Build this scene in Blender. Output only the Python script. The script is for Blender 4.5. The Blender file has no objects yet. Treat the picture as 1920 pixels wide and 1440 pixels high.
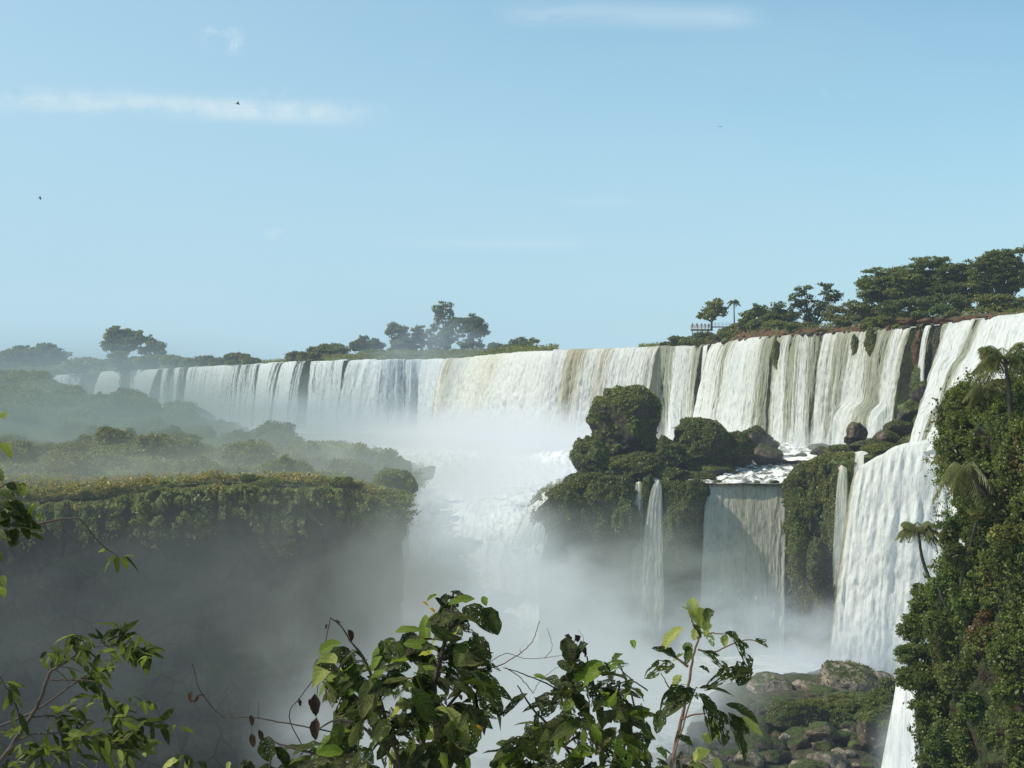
import bpy, bmesh, math, random
import numpy as np
from mathutils import Vector
R = math.radians
rng = np.random.default_rng(7)
random.seed(7)
sc = bpy.context.scene
COL = sc.collection
F, HY, CZ = 2666.67, 750.0, 50.0      # focal length in photo pixels, horizon row, eye height above the gorge floor

def P(px, py, Y):                      # a point of the place, from how it looks and how far away it is
    return np.array([(px-960.0)/F*Y, Y, CZ+(HY-py)/F*Y])
def rows(lst): return np.array([P(*q) for q in lst])

# ------------------------------------------------------------------ noise
def _hash(ix, iy, iz, seed):
    h = (ix.astype(np.int64)*374761393 + iy.astype(np.int64)*668265263 + iz.astype(np.int64)*2147483647 + seed*1274126177) & 0xFFFFFFFF
    h = ((h ^ (h >> 13))*1274126177) & 0xFFFFFFFF
    h = ((h ^ (h >> 16))*2246822519) & 0xFFFFFFFF
    return ((h ^ (h >> 15)) & 0xFFFFFF)/float(0xFFFFFF)
def vnoise(x, y, z, seed=0):
    x, y, z = np.broadcast_arrays(np.asarray(x, float), np.asarray(y, float), np.asarray(z, float))
    ix, iy, iz = np.floor(x), np.floor(y), np.floor(z)
    fx, fy, fz = x-ix, y-iy, z-iz
    fx, fy, fz = [f*f*f*(f*(f*6-15)+10) for f in (fx, fy, fz)]
    r = 0
    for dx in (0, 1):
        for dy in (0, 1):
            for dz in (0, 1):
                w = (fx if dx else 1-fx)*(fy if dy else 1-fy)*(fz if dz else 1-fz)
                r = r + w*_hash(ix+dx, iy+dy, iz+dz, seed)
    return r
def fbm(x, y, z, seed=0, o=4, g=.5):
    a, s, t, f = 1.0, 0, 0, 1.0
    for k in range(o):
        s = s + a*vnoise(x*f+13.7*k, y*f-7.1*k, z*f+3.3*k, seed+k); t += a; a *= g; f *= 2.03
    return s/t
def billow(x, y, z, seed=0, o=4):
    a, s, t, f = 1.0, 0, 0, 1.0
    for k in range(o):
        s = s + a*(1-np.abs(2*vnoise(x*f+5.7*k, y*f+2.1*k, z*f, seed+k)-1)); t += a; a *= .5; f *= 2.1
    return s/t

# ------------------------------------------------------------------ meshes
def link(name, me, mat, parent=None):
    o = bpy.data.objects.new(name, me); COL.objects.link(o)
    if mat is not None: me.materials.append(mat)
    if parent is not None: o.parent = parent
    return o
def mk(name, v, f, mat, parent=None, smooth=True, uv=None, pt=None, fc=None):
    """one mesh from arrays; every face has the same number of corners"""
    v = np.ascontiguousarray(v, dtype=np.float32).reshape(-1, 3); f = np.ascontiguousarray(f, dtype=np.int32)
    nf, k = f.shape
    me = bpy.data.meshes.new(name)
    me.vertices.add(len(v)); me.vertices.foreach_set('co', v.ravel())
    me.loops.add(nf*k); me.loops.foreach_set('vertex_index', f.ravel())
    me.polygons.add(nf); me.polygons.foreach_set('loop_start', np.arange(0, nf*k, k, dtype=np.int32))
    me.polygons.foreach_set('loop_total', np.full(nf, k, dtype=np.int32))
    me.update(calc_edges=True)
    me.polygons.foreach_set('use_smooth', np.full(nf, smooth, dtype=bool))
    if uv is not None:
        l = me.uv_layers.new(name='UVMap'); l.data.foreach_set('uv', np.asarray(uv, np.float32)[f.ravel()].ravel())
    for n, a in (pt or {}).items():
        at = me.attributes.new(n, 'FLOAT', 'POINT'); at.data.foreach_set('value', np.asarray(a, np.float32).ravel())
    for n, a in (fc or {}).items():
        at = me.attributes.new(n, 'FLOAT', 'FACE'); at.data.foreach_set('value', np.asarray(a, np.float32).ravel())
    me.validate()
    return link(name, me, mat, parent)
def grid_faces(nu, nv):
    a = (np.arange(nu-1)[:, None]*nv + np.arange(nv-1)[None, :]).ravel()
    return np.stack([a, a+nv, a+nv+1, a+1], 1)
def grid_normals(g):
    du = np.gradient(g, axis=0); dv = np.gradient(g, axis=1)
    n = np.cross(du, dv); n /= np.linalg.norm(n, axis=2, keepdims=True)+1e-9
    return n
def tag(o, label=None, cat=None, group=None, kind=None):
    if label: o['label'] = label
    if cat: o['category'] = cat
    if group: o['group'] = group
    if kind: o['kind'] = kind
    return o
def empty(name, loc):
    o = bpy.data.objects.new(name, None); COL.objects.link(o); o.location = loc; o.empty_display_size = .5
    return o
def put(o, loc):                        # keep vertices in world place, move the origin of a parent to the base
    pass
def copy_tree(o, parent=None):
    c = o.copy(); COL.objects.link(c)
    if parent is not None: c.parent = parent
    for ch in list(o.children): copy_tree(ch, c)
    return c
def tube(path, rad, n=7):
    path = np.asarray(path, float); m = len(path)
    rad = np.broadcast_to(np.asarray(rad, float), (m,))
    t = np.gradient(path, axis=0); t /= np.linalg.norm(t, axis=1, keepdims=True)+1e-9
    ref = np.array([0, 0, 1.0]) if abs(t[0, 2]) < .8 else np.array([1.0, 0, 0])
    a = np.cross(t, ref); a /= np.linalg.norm(a, axis=1, keepdims=True)+1e-9
    b = np.cross(t, a)
    th = np.arange(n)*2*np.pi/n
    v = path[:, None] + rad[:, None, None]*(np.cos(th)[None, :, None]*a[:, None] + np.sin(th)[None, :, None]*b[:, None])
    f = []
    for i in range(m-1):
        for j in range(n):
            k = (j+1) % n; f.append((i*n+j, i*n+k, (i+1)*n+k, (i+1)*n+j))
    return v.reshape(-1, 3), np.array(f)
def spline(pts, n=12):
    pts = np.asarray(pts, float)
    if len(pts) == 2: return pts[0]+(pts[1]-pts[0])*np.linspace(0, 1, n)[:, None]
    q = np.vstack([2*pts[0]-pts[1], pts, 2*pts[-1]-pts[-2]]); out = []
    m = len(pts)-1
    for s in np.linspace(0, m-1e-6, n):
        i = int(s); t = s-i; p0, p1, p2, p3 = q[i:i+4]
        out.append(.5*((2*p1)+(-p0+p2)*t+(2*p0-5*p1+4*p2-p3)*t*t+(-p0+3*p1-3*p2+p3)*t**3))
    return np.array(out)
class MB:                               # gathers quads
    def __init__(s): s.v = []; s.f = []; s.n = 0
    def add(s, v, f): s.v.append(np.asarray(v)); s.f.append(np.asarray(f)+s.n); s.n += len(v); return s
    def tube(s, p, r, n=7): return s.add(*tube(p, r, n))
    def box(s, c, d):
        c = np.array(c, float); d = np.array(d, float)/2
        v = np.array([[x, y, z] for x in (-1, 1) for y in (-1, 1) for z in (-1, 1)])*d+c
        return s.add(v, [(0, 1, 3, 2), (4, 6, 7, 5), (0, 4, 5, 1), (2, 3, 7, 6), (0, 2, 6, 4), (1, 5, 7, 3)])
    def build(s, name, mat, parent=None, smooth=False): return mk(name, np.vstack(s.v), np.vstack(s.f), mat, parent, smooth)

def unit(v): return v/(np.linalg.norm(v, axis=-1, keepdims=True)+1e-9)
def leaves(c, size, out=None, up=.35, asp=.5, droop=0.0, g=None, k=.5):
    """a diamond leaf (or leaf spray) at every point; out = preferred normals"""
    g = g or rng; n = len(c)
    d = g.normal(size=(n, 3)); d[:, 2] -= droop*2; d = unit(d)
    nn = g.normal(size=(n, 3))*.9; nn[:, 2] += up*2
    if out is not None: nn = nn+out*k*2
    nn = nn - d*np.sum(nn*d, 1, keepdims=True); nn = unit(nn)
    s = np.cross(d, nn)
    L = np.broadcast_to(size, (n,))*(.5+1.2*g.random(n)**1.6); W = L*asp
    a = c-d*L[:, None]*.5; b = c+s*W[:, None]*.5-d*L[:, None]*.05; t = c+d*L[:, None]*.5; e = c-s*W[:, None]*.5-d*L[:, None]*.05
    v = np.stack([a, b, t, e], 1).reshape(-1, 3)
    return v, np.arange(n*4).reshape(-1, 4)

def smooth(x): x = np.clip(x, 0, 1); return x*x*(3-2*x)
_ico = {}
def ico(sub):
    if sub not in _ico:
        bm = bmesh.new(); bmesh.ops.create_icosphere(bm, subdivisions=sub, radius=1)
        v = np.array([q.co[:] for q in bm.verts]); f = np.array([[q.index for q in p.verts] for p in bm.faces]); bm.free()
        _ico[sub] = (v, f)
    return _ico[sub]
def vnormals(v, f):
    n = np.cross(v[f[:, 1]]-v[f[:, 0]], v[f[:, 2]]-v[f[:, 0]]); out = np.zeros_like(v)
    for k in range(3): np.add.at(out, f[:, k], n)
    return unit(out)

# ------------------------------------------------------------------ materials
def new_mat(name):
    m = bpy.data.materials.new(name); m.use_nodes = True; nt = m.node_tree
    for n in list(nt.nodes): nt.nodes.remove(n)
    return m, nt
class NT:
    def __init__(s, nt): s.nt = nt
    def n(s, t, **k):
        q = s.nt.nodes.new(t)
        for a, b in k.items():
            if a.startswith('i_'): q.inputs[a[2:].replace('_', ' ')].default_value = b
            else: setattr(q, a, b)
        return q
    def l(s, a, b): s.nt.links.new(a, b); return s
    def math(s, op, a, b=None, clamp=False):
        q = s.nt.nodes.new('ShaderNodeMath'); q.operation = op; q.use_clamp = clamp
        for i, x in enumerate((a, b)):
            if x is None: continue
            if isinstance(x, (int, float)): q.inputs[i].default_value = x
            else: s.nt.links.new(x, q.inputs[i])
        return q.outputs[0]
    def mr(s, x, a, b, c=0., d=1., smooth=True):
        q = s.nt.nodes.new('ShaderNodeMapRange'); q.interpolation_type = 'SMOOTHSTEP' if smooth else 'LINEAR'
        s.nt.links.new(x, q.inputs[0])
        for i, val in enumerate((a, b, c, d)): q.inputs[i+1].default_value = val
        return q.outputs[0]
    def mix(s, f, a, b, mode='MIX'):
        q = s.nt.nodes.new('ShaderNodeMix'); q.data_type = 'RGBA'; q.blend_type = mode
        for i, x in ((0, f), (6, a), (7, b)):
            if isinstance(x, (int, float)): q.inputs[i].default_value = x
            elif isinstance(x, tuple): q.inputs[i].default_value = (*x[:3], 1)
            else: s.nt.links.new(x, q.inputs[i])
        return q.outputs[2]
    def noise(s, vec, scale, detail=4, rough=.55, dist=0.):
        q = s.nt.nodes.new('ShaderNodeTexNoise'); q.inputs['Scale'].default_value = scale
        q.inputs['Detail'].default_value = detail; q.inputs['Roughness'].default_value = rough; q.inputs['Distortion'].default_value = dist
        if vec is not None: s.nt.links.new(vec, q.inputs['Vector'])
        return q.outputs['Fac']
    def map(s, vec, sx, sy, sz, loc=(0, 0, 0)):
        q = s.nt.nodes.new('ShaderNodeMapping'); q.inputs['Scale'].default_value = (sx, sy, sz); q.inputs['Location'].default_value = loc
        s.nt.links.new(vec, q.inputs['Vector']); return q.outputs[0]

def foliage_mat(name, dark, light, transl=.35, autumn=None):
    m, nt = new_mat(name); t = NT(nt)
    a = t.n('ShaderNodeAttribute', attribute_name='tone'); geo = t.n('ShaderNodeNewGeometry')
    nz = t.noise(geo.outputs['Position'], .22, 3)
    f = t.math('ADD', t.math('MULTIPLY', a.outputs['Fac'], .65), t.math('MULTIPLY', t.mr(nz, .3, .7), .35))
    c = t.mix(f, dark, light)
    if autumn: c = t.mix(t.mr(a.outputs['Fac'], .955, .97), c, autumn)
    d = t.n('ShaderNodeBsdfDiffuse'); tr = t.n('ShaderNodeBsdfTranslucent'); gl = t.n('ShaderNodeBsdfGlossy', i_Roughness=.45)
    t.l(c, d.inputs['Color'])
    tc = t.mix(.4, c, (light[0]*1.7, light[1]*1.8, light[2]*.8)); t.l(tc, tr.inputs['Color'])
    gl.inputs['Color'].default_value = (.5, .5, .5, 1)
    ms = t.n('ShaderNodeMixShader'); ms.inputs[0].default_value = transl; t.l(d.outputs[0], ms.inputs[1]); t.l(tr.outputs[0], ms.inputs[2])
    m2 = t.n('ShaderNodeMixShader'); m2.inputs[0].default_value = .04; t.l(ms.outputs[0], m2.inputs[1]); t.l(gl.outputs[0], m2.inputs[2])
    o = t.n('ShaderNodeOutputMaterial'); t.l(m2.outputs[0], o.inputs['Surface'])
    return m
def rock_mat(name, c1, c2, moss=(.045, .06, .015), moss_amt=.5, scale=.25, wet=0., red=None, strata=True, bump=.6):
    m, nt = new_mat(name); t = NT(nt)
    geo = t.n('ShaderNodeNewGeometry'); pos = geo.outputs['Position']
    n1 = t.noise(t.map(pos, 1, 1, 2.2 if strata else 1), scale, 6, .62)
    n2 = t.noise(pos, scale*6, 5, .65)
    vo = t.n('ShaderNodeTexVoronoi', feature='DISTANCE_TO_EDGE'); vo.inputs['Scale'].default_value = scale*2.4
    t.l(t.map(pos, 1, 1, .8), vo.inputs['Vector'])
    crack = t.mr(vo.outputs['Distance'], 0, .05)
    c = t.mix(t.mr(n1, .35, .65), c1, c2)
    c = t.mix(t.math('MULTIPLY', t.mr(n2, .3, .7), .6), c, tuple(x*.45 for x in c1))
    if red: c = t.mix(t.mr(t.noise(pos, scale*.7, 3), .5, .58), c, red)
    c = t.mix(t.math('MULTIPLY', t.math('SUBTRACT', 1., crack), .7), c, tuple(x*.3 for x in c1))
    sep = t.n('ShaderNodeSeparateXYZ'); t.l(geo.outputs['Normal'], sep.inputs[0])
    up = t.math('ADD', t.math('MULTIPLY', sep.outputs[2], .55), t.math('MULTIPLY', t.noise(pos, scale*2.2, 5, .6), .9))
    mm = t.mr(up, 1.0-moss_amt*.75, 1.15-moss_amt*.75)
    mc = t.mix(t.mr(n2, .3, .7), tuple(x*.5 for x in moss), tuple(x*1.5 for x in moss))
    c = t.mix(mm, c, mc)
    p = t.n('ShaderNodeBsdfPrincipled'); t.l(c, p.inputs['Base Color']); p.inputs['Roughness'].default_value = .9-.45*wet
    p.inputs['Specular IOR Level'].default_value = .25
    b = t.n('ShaderNodeBump'); b.inputs['Strength'].default_value = bump; b.inputs['Distance'].default_value = .5
    h = t.math('ADD', t.math('MULTIPLY', n2, .6), t.math('ADD', n1, t.math('MULTIPLY', crack, .3))); t.l(h, b.inputs['Height']); t.l(b.outputs[0], p.inputs['Normal'])
    o = t.n('ShaderNodeOutputMaterial'); t.l(p.outputs[0], o.inputs['Surface'])
    return m
def water_mat(name, clear=(.25, .23, .13), white=(.86, .88, .86), us=1.0, hole=.3, contrast=1.0):
    """falling water: white threads, thinner brown-green water between them, and holes where the rock shows"""
    m, nt = new_mat(name); t = NT(nt); us = us*1.35
    uv = t.n('ShaderNodeUVMap').outputs[0]
    th = t.n('ShaderNodeAttribute', attribute_name='thick').outputs['Fac']
    br = t.n('ShaderNodeAttribute', attribute_name='brown').outputs['Fac']
    w = t.noise(t.map(uv, .15, .06, 1), 1, 2)
    addv = t.n('ShaderNodeVectorMath', operation='ADD'); comb = t.n('ShaderNodeCombineXYZ')
    t.l(t.math('MULTIPLY', t.math('SUBTRACT', w, .5), 2.2), comb.inputs[0]); t.l(uv, addv.inputs[0]); t.l(comb.outputs[0], addv.inputs[1])
    q = addv.outputs[0]
    s1 = t.noise(t.map(q, .35*us, .02, 1), 1, 3, .6)
    s2 = t.noise(t.map(q, 1.3*us, .07, 1, (7, 3, 2)), 1, 4, .65)
    s3 = t.noise(t.map(q, 3.2*us, .55, 1, (1, 9, 5)), 1, 3, .6)
    st = t.math('ADD', t.math('MULTIPLY', s1, .40), t.math('ADD', t.math('MULTIPLY', s2, .38), t.math('MULTIPLY', s3, .22)))
    st = t.math('MULTIPLY', t.math('SUBTRACT', st, .5), 4.2*contrast)
    cov = t.math('ADD', th, st)
    alpha = t.mr(cov, hole-.18, hole+.12)
    whi = t.mr(t.math('SUBTRACT', cov, t.math('MULTIPLY', br, .75)), hole-.05, hole+.5)
    creamy = t.mix(t.mr(br, 0, 1), white, (.72, .67, .52))
    c = t.mix(whi, clear, creamy)
    s4 = t.noise(t.map(q, 1.1*us, .65, 1, (4, 4, 8)), 1, 4, .7)
    gr = t.math('ADD', t.math('MULTIPLY', s4, .6), t.math('MULTIPLY', s2, .4))
    c = t.mix(t.mr(gr, .36, .56), t.mix(1., c, (.70, .74, .75), 'MULTIPLY'), c)
    d = t.n('ShaderNodeBsdfDiffuse'); t.l(c, d.inputs['Color'])
    tr = t.n('ShaderNodeBsdfTranslucent'); t.l(c, tr.inputs['Color'])
    b = t.n('ShaderNodeBump'); b.inputs['Strength'].default_value = .7; b.inputs['Distance'].default_value = .45
    t.l(t.math('ADD', t.math('MULTIPLY', s2, .7), t.math('ADD', t.math('MULTIPLY', s3, .5), t.math('MULTIPLY', s4, 1.1))), b.inputs['Height']); t.l(b.outputs[0], d.inputs['Normal'])
    ms = t.n('ShaderNodeMixShader'); ms.inputs[0].default_value = .42; t.l(d.outputs[0], ms.inputs[1]); t.l(tr.outputs[0], ms.inputs[2])
    tp = t.n('ShaderNodeBsdfTransparent')
    m2 = t.n('ShaderNodeMixShader'); t.l(alpha, m2.inputs[0]); t.l(tp.outputs[0], m2.inputs[1]); t.l(ms.outputs[0], m2.inputs[2])
    o = t.n('ShaderNodeOutputMaterial'); t.l(m2.outputs[0], o.inputs['Surface'])
    return m
def foam_mat(name, brown=(.42, .38, .26), thr=.42, scale=.22):
    m, nt = new_mat(name); t = NT(nt)
    pos = t.n('ShaderNodeNewGeometry').outputs['Position']
    n1 = t.noise(pos, scale, 6, .65, .6); n2 = t.noise(t.map(pos, 1, 1, 3), scale*5, 5, .7)
    f = t.math('ADD', t.math('MULTIPLY', n1, .7), t.math('MULTIPLY', n2, .3))
    c = t.mix(t.mr(f, thr-.07, thr+.08), brown, (.88, .90, .88))
    p = t.n('ShaderNodeBsdfPrincipled'); t.l(c, p.inputs['Base Color']); p.inputs['Roughness'].default_value = .6
    b = t.n('ShaderNodeBump'); b.inputs['Strength'].default_value = .45; b.inputs['Distance'].default_value = .8
    t.l(f, b.inputs['Height']); t.l(b.outputs[0], p.inputs['Normal'])
    o = t.n('ShaderNodeOutputMaterial'); t.l(p.outputs[0], o.inputs['Surface'])
    return m
def plain_mat(name, c, rough=.8, var=.3, scale=8):
    m, nt = new_mat(name); t = NT(nt)
    tc = t.n('ShaderNodeTexCoord'); n1 = t.noise(tc.outputs['Object'], scale, 4)
    col = t.mix(t.math('MULTIPLY', n1, var*2), c, tuple(x*.35 for x in c))
    p = t.n('ShaderNodeBsdfPrincipled'); t.l(col, p.inputs['Base Color']); p.inputs['Roughness'].default_value = rough
    o = t.n('ShaderNodeOutputMaterial'); t.l(p.outputs[0], o.inputs['Surface'])
    return m
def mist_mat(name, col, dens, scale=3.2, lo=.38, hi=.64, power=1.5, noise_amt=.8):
    """spray hanging in the air: it hides what is behind it and emits a set colour in place of scattered daylight"""
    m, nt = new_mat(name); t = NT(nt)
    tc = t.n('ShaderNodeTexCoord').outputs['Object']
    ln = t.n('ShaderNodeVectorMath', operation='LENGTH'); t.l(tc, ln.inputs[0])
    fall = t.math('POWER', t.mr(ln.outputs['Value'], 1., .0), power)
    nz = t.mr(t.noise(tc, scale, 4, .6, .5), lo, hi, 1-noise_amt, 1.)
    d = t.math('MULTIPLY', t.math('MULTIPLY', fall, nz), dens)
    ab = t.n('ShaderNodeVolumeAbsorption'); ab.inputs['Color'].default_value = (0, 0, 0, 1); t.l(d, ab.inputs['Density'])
    em = t.n('ShaderNodeEmission'); em.inputs['Color'].default_value = (*col, 1); t.l(d, em.inputs['Strength'])  # fixed emission stands in for light scattered by the spray
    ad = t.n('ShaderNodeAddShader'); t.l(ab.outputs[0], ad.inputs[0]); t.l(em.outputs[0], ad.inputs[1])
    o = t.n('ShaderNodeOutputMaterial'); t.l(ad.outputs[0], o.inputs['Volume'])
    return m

M = {}
M['leaf_far'] = foliage_mat('foliage_dark', (.028, .036, .012), (.18, .21, .05))
M['leaf_mid'] = foliage_mat('foliage_mid', (.034, .042, .012), (.22, .255, .055))
M['leaf_olive'] = foliage_mat('foliage_olive', (.048, .050, .012), (.25, .25, .055))
M['leaf_bright'] = foliage_mat('foliage_bright', (.03, .055, .010), (.13, .19, .035))
M['moss'] = foliage_mat('moss_tufts', (.034, .034, .010), (.19, .20, .046), .2)
M['island_green'] = foliage_mat('island_green', (.062, .074, .022), (.27, .30, .08))
M['grass_gold'] = foliage_mat('golden_grass', (.10, .09, .025), (.38, .31, .08), .3)
M['cliff_green'] = foliage_mat('cliff_leaves', (.028, .036, .008), (.16, .205, .035))
M['cliff_brown'] = foliage_mat('dry_cliff_leaves', (.05, .035, .012), (.17, .12, .035))
M['palm'] = foliage_mat('palm_fronds', (.05, .06, .02), (.24, .25, .10), .35)
M['bark'] = plain_mat('bark', (.07, .055, .04), .9, .5, 3)
M['rock'] = rock_mat('basalt', (.035, .027, .024), (.09, .068, .055), moss_amt=.55)
M['rock_wet'] = rock_mat('wet_basalt', (.045, .036, .032), (.12, .095, .075), moss=(.07, .09, .02), moss_amt=.75, wet=.5)
M['rock_red'] = rock_mat('red_basalt', (.085, .035, .022), (.19, .085, .05), moss_amt=.2, scale=.5)
M['rock_brown'] = rock_mat('brown_boulder', (.06, .044, .036), (.20, .15, .115), moss_amt=.38, scale=.35, strata=False)
M['rock_pale'] = rock_mat('pale_boulder', (.13, .11, .085), (.36, .30, .24), moss_amt=.2, scale=.5, strata=False)
M['mossrock'] = rock_mat('mossy_boulder', (.04, .030, .024), (.10, .07, .05), moss_amt=.9, scale=.3, strata=False)
M['island_rock'] = rock_mat('island_cliff', (.030, .027, .026), (.075, .062, .050), moss=(.035, .05, .018), moss_amt=.5, scale=.12)
M['ground'] = rock_mat('island_ground', (.05, .05, .02), (.12, .11, .04), moss=(.06, .08, .02), moss_amt=.8, scale=.1)
M['water_white'] = water_mat('falling_water_white', white=(.90, .91, .89), clear=(.50, .45, .32), hole=.03, contrast=1.1)
M['water_right'] = water_mat('falling_water_bright', white=(.90, .92, .91), clear=(.40, .41, .31), hole=.10, contrast=1.3)
M['water_thin'] = water_mat('falling_water_thin', white=(.95, .95, .87), clear=(.60, .57, .42), hole=-.18, contrast=1.1, us=1.5)
M['water_far'] = water_mat('falling_water_far', white=(.88, .92, .93), clear=(.34, .36, .34), hole=.18, contrast=1.2, us=.75)
M['foam'] = foam_mat('rapids_foam')
M['pool'] = foam_mat('pool_water', (.22, .20, .13), .5, .3)
M['wood'] = plain_mat('deck_wood', (.42, .28, .13), .8, .3, 3)
M['dark'] = plain_mat('dark_steel', (.05, .045, .04), .7, .2, 3)

# ------------------------------------------------------------------ sky, sun, camera
SUN_AZ, SUN_EL = (-.97, -.10), R(47)           # plan direction towards the sun, height
w = bpy.data.worlds.new('World'); sc.world = w; w.use_nodes = True
t = NT(w.node_tree)
for n in list(w.node_tree.nodes): w.node_tree.nodes.remove(n)
sky = t.n('ShaderNodeTexSky', sky_type='NISHITA', sun_disc=False, sun_elevation=SUN_EL, sun_rotation=math.atan2(SUN_AZ[0], SUN_AZ[1]),
          altitude=200., air_density=1.0, dust_density=1.2, ozone_density=1.6)
tc = t.n('ShaderNodeTexCoord').outputs['Generated']; sp = t.n('ShaderNodeSeparateXYZ'); t.l(tc, sp.inputs[0])
yy = t.math('MAXIMUM', sp.outputs[1], .05)
u = t.math('DIVIDE', sp.outputs[0], yy); v = t.math('DIVIDE', sp.outputs[2], yy)
cv = t.n('ShaderNodeCombineXYZ'); t.l(u, cv.inputs[0]); t.l(v, cv.inputs[1])
wisp = t.noise(t.map(cv.outputs[0], 9, 42, 1), 1, 6, .6, .5)
def band(u0, u1, vc, slope, hw, amt, soft=.04, nlo=.25, nhi=.6, nz=None):
    a = t.mr(u, u0, u0+soft); b = t.mr(u, u1, u1-soft)
    dv = t.math('DIVIDE', t.math('ABSOLUTE', t.math('SUBTRACT', t.math('ADD', v, t.math('MULTIPLY', u, -slope)), vc)), hw)
    g = t.mr(dv, 1.0, .0)
    return t.math('MULTIPLY', t.math('MULTIPLY', t.math('MULTIPLY', a, b), g), t.math('MULTIPLY', t.mr(nz or wisp, nlo, nhi), amt))
puff = t.noise(t.map(cv.outputs[0], 50, 55, 1), 1, 5, .6, .4)
brk = t.math('ADD', t.math('MULTIPLY', wisp, .55), t.math('MULTIPLY', puff, .45))
cl = band(-.50, -.075, .1955, -.048, .0135, .62, soft=.07, nlo=.30, nhi=.62, nz=brk)
cl = t.math('ADD', cl, band(-.24, -.10, .1985, -.03, .011, .22, soft=.05, nlo=.3, nhi=.6, nz=brk))
for a in ((-.02, .19, .272, -.02, .014, .30), (-.11, .07, .110, 0, .006, .22), (-.08, -.04, .2365, 0, .004, .12), (.02, .1, .139, 0, .005, .12)):
    cl = t.math('ADD', cl, band(*a))
for a in ((-.222, -.184, .2330, -.1, .013, .70), (-.180, -.155, .2190, 0, .008, .45), (-.178, -.152, .117, 0, .007, .3), (.215, .245, .218, 0, .008, .25)):
    cl = t.math('ADD', cl, band(*a, soft=.010, nlo=.42, nhi=.66, nz=puff))
veil = t.math('MULTIPLY', t.mr(t.noise(t.map(cv.outputs[0], 3, 9, 1, (3, 1, 0)), 1, 4), .4, .8), .10)
cl = t.math('ADD', cl, veil, clamp=True)
tint = t.mix(1., sky.outputs[0], (1.36, 1.72, 1.58), 'MULTIPLY')
# pale humid air low in the sky and to the left, where the sun stands
low = t.mr(v, .30, -.02); lef = t.mr(u, .35, -.45)
tint = t.mix(t.math('MULTIPLY', low, .85), tint, (4.3, 6.45, 8.1))
tint = t.mix(t.math('MULTIPLY', lef, .55), tint, (4.4, 6.5, 7.8))
skyc = t.mix(t.math('MULTIPLY', cl, 1.15, True), tint, (6.5, 7.8, 8.5))
bg = t.n('ShaderNodeBackground', i_Strength=.107); t.l(skyc, bg.inputs['Color'])
wo = t.n('ShaderNodeOutputWorld'); t.l(bg.outputs[0], wo.inputs['Surface'])

sl = bpy.data.lights.new('sun', 'SUN'); sl.energy = 5.0; sl.angle = R(.53); sl.color = (1, .92, .78)
so = bpy.data.objects.new('sun', sl); COL.objects.link(so)
h = math.hypot(*SUN_AZ); sd = Vector((SUN_AZ[0]/h*math.cos(SUN_EL), SUN_AZ[1]/h*math.cos(SUN_EL), math.sin(SUN_EL)))
so.rotation_euler = sd.to_track_quat('Z', 'Y').to_euler(); so.location = (0, 0, 200)

cam = bpy.data.cameras.new('camera'); co = bpy.data.objects.new('camera', cam); COL.objects.link(co); sc.camera = co
co.location = (0, 0, CZ); co.rotation_euler = (R(90), 0, 0)
cam.sensor_width = 36; cam.lens = 50; cam.shift_y = 30/1920; cam.clip_start = .1; cam.clip_end = 12000

# ------------------------------------------------------------------ the river plateau and the upper cliff
LIPY = 15.0*F                                   # the lip stands 15 m above the eye
LIP = [(-700, 722), (-300, 715), (55, 706), (150, 702), (195, 697), (300, 692), (360, 689), (480, 683), (560, 678), (640, 676), (720, 674.5), (790, 674.5), (860, 672), (900, 667),
       (960, 662), (1030, 657), (1100, 655), (1250, 650), (1310, 648), (1330, 646), (1360, 640), (1440, 632), (1500, 627), (1600, 622), (1640, 619),
       (1700, 614), (1760, 607), (1800, 603), (1850, 597), (1920, 588), (2050, 570), (2300, 545)]
_lx = np.array([q[0] for q in LIP], float); _ly = np.array([q[1] for q in LIP], float)
def lip(px):
    py = np.interp(px, _lx, _ly); Y = LIPY/(HY-py)
    return float(py), float(Y)
def lipP(px, back=0., dz=0.):
    py, Y = lip(px); a = P(px, py, Y); b = P(px+2, *lip(px+2)); tt = unit((b-a)[:2]); n = np.array([tt[1], -tt[0]])
    a[:2] -= n*back; a[2] += dz; return a
def dense(pts, step):
    pts = np.asarray(pts, float); d = np.r_[0, np.cumsum(np.linalg.norm(np.diff(pts[:, :2], axis=0), axis=1))]
    n = max(int(d[-1]/step), 3); s = np.linspace(0, d[-1], n)
    return np.stack([np.interp(s, d, pts[:, k]) for k in range(3)], 1), s
def outn(p):
    tt = np.gradient(p[:, :2], axis=0); tt = unit(tt)
    k = np.ones(9)/9
    for i in range(2):
        tt[:, i] = np.convolve(np.pad(tt[:, i], 4, 'edge'), k, 'valid')
    tt = unit(tt)
    return np.stack([tt[:, 1], -tt[:, 0], 0*tt[:, 0]], 1)

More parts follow.
